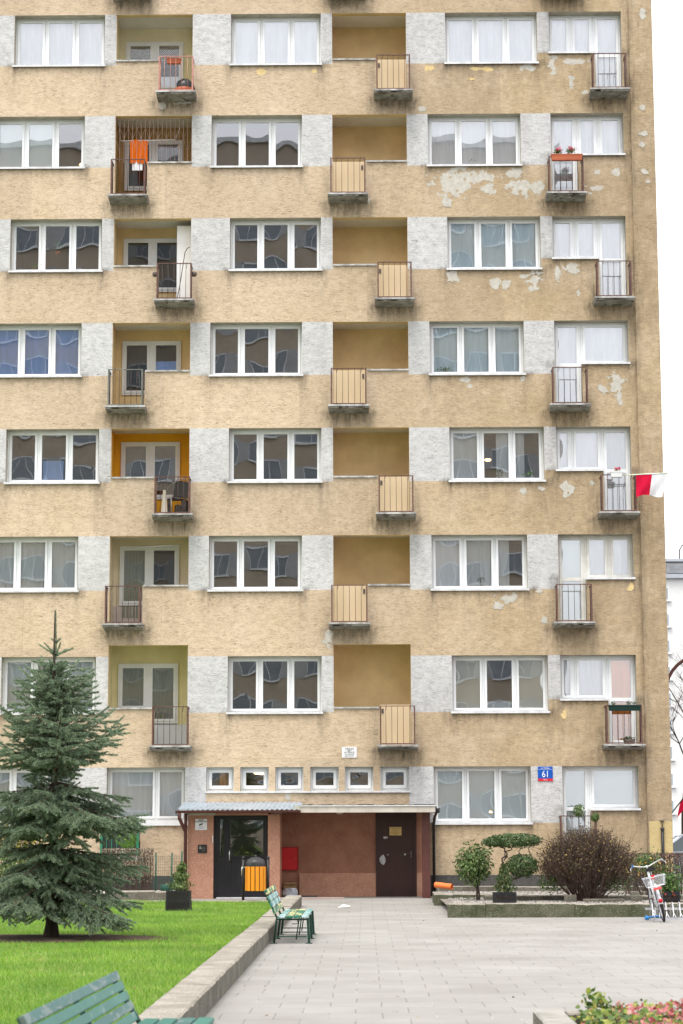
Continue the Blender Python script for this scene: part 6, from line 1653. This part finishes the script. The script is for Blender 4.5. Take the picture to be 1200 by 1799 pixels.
houseplant("low green plant in the left pane, fourth row, above the peeled patch", -5.35, 12.86, .40, .24, .12, M_LMID, 180)
houseplant("spiky plant in the middle pane of the window with two lit lamps", -4.05, 10.15, .40, .16, .28, M_LMID)
houseplant("light green plant in the right pane of the window with two lit lamps", -3.3, 10.15, .40, .2, .2)
houseplant("small plant in the middle pane behind the lace edged curtain", -4.5, 7.44, .40, .14, .26, M_LMID)
def glow_lamp(label, x, z, y, r, st=6.0):
    t = thing("ceiling_lamp", label, "lamp", (x, y, z)); b = MB(); b.lathe([(0, -r * .4), (r * .7, -r * .35), (r, 0), (r * .7, r * .3), (0, r * .35)], 16); b.build("shade", emit_mat("warm_lamp_glow", (1.0, .62, .30), st), t)
    b = MB(); b.tube([(0, 0, r * .3), (0, 0, r * .3 + .3)], .006, 5); b.build("cord", M_DARKTIN, t)
glow_lamp("left of two small warm lit lamps behind the grey curtains, fifth row", -4.78, 10.86, 1.2, .09, 2.2)
glow_lamp("right of two small warm lit lamps behind the grey curtains, fifth row", -4.26, 10.86, 1.2, .09, 2.2)
glow_lamp("warm lit round lamp behind the far left window of the second row", -14.62, 18.62, 1.0, .12, 2.0)
glow_lamp("lit round stair lamp behind the second small window over the porch", -9.97, 3.02, .7, .22, 3.0)

# ------------------------------------------------------------------ the block across the yard, seen only as reflections in the panes
def opposite():
    t = thing("opposite_apartment_building", "brown apartment block with white sills seen only mirrored in the dark window panes", "apartment building", (-21.2, -63, 0))
    Hb = 39.6; hw = 24
    b = MB(); b.box(-hw, hw, -12, 0, -.05, Hb); b.build("wall", pm("brown_plaster", (.50, .42, .33), (.42, .35, .27), .6, .9), t)
    b = MB(); b.box(-hw - .2, hw + .2, -12.2, .25, Hb, Hb + .35); b.build("roof_edge", M_SILL, t)
    for k in range(14):
        z = 1.7 + 2.7 * k
        b = MB(); b.box(-hw, hw, .002, .03, z, z + 1.38); b.build("grey_band", pm("grey_panel", (.46, .46, .46), (.40, .40, .40), 1, .9), t) if k == 0 else b.build("grey_band", bpy.data.materials["grey_panel"], t)
        g, f = MB(), MB()
        for i in range(14):
            x = -hw + 1.0 + i * 3.35 + (.24 if k % 2 else -.24)
            g.box(x, x + 2.3, .032, .05, z + .05, z + 1.33)
            for xx in (x, x + .76, x + 1.5, x + 2.25): f.box(xx, xx + .05, .051, .09, z + .05, z + 1.33)
            f.box(x - .05, x + 2.37, .051, .16, z - .06, z + .05); f.box(x, x + 2.3, .051, .09, z + 1.25, z + 1.33)
        g.build("window_glass", bpy.data.materials["far_glass_dark"] if k else pm("far_glass_dark", (.20, .23, .26), (.28, .31, .34), .8, .15), t)
        f.build("window_frames", M_UPVC, t)
opposite()

GROUPS = {"planter_kerb": "kerb stones round the planter", "plastic_crate": "black plastic crates", "young_conifer": "conifers growing in crates", "clipped_hedge": "clipped hedges at the right",
 "flower_box": "flower boxes on balcony rails", "topiary_ball": "clipped ball shrubs", "concrete_block": "loose concrete blocks in the planter", "houseplant": "plants behind window panes",
 "ceiling_lamp": "lit lamps behind windows", "flag": "red and white flags", "bare_tree": "bare trees before the white building", "wall_lamp": "round lamps on the third balcony", "corner_bed_kerb": "kerbs of the foreground flower bed"}
for o in bpy.data.objects:
    g_ = GROUPS.get(o.name.split(".")[0])
    if g_ and o.parent is None and "label" in o: o["group"] = g_
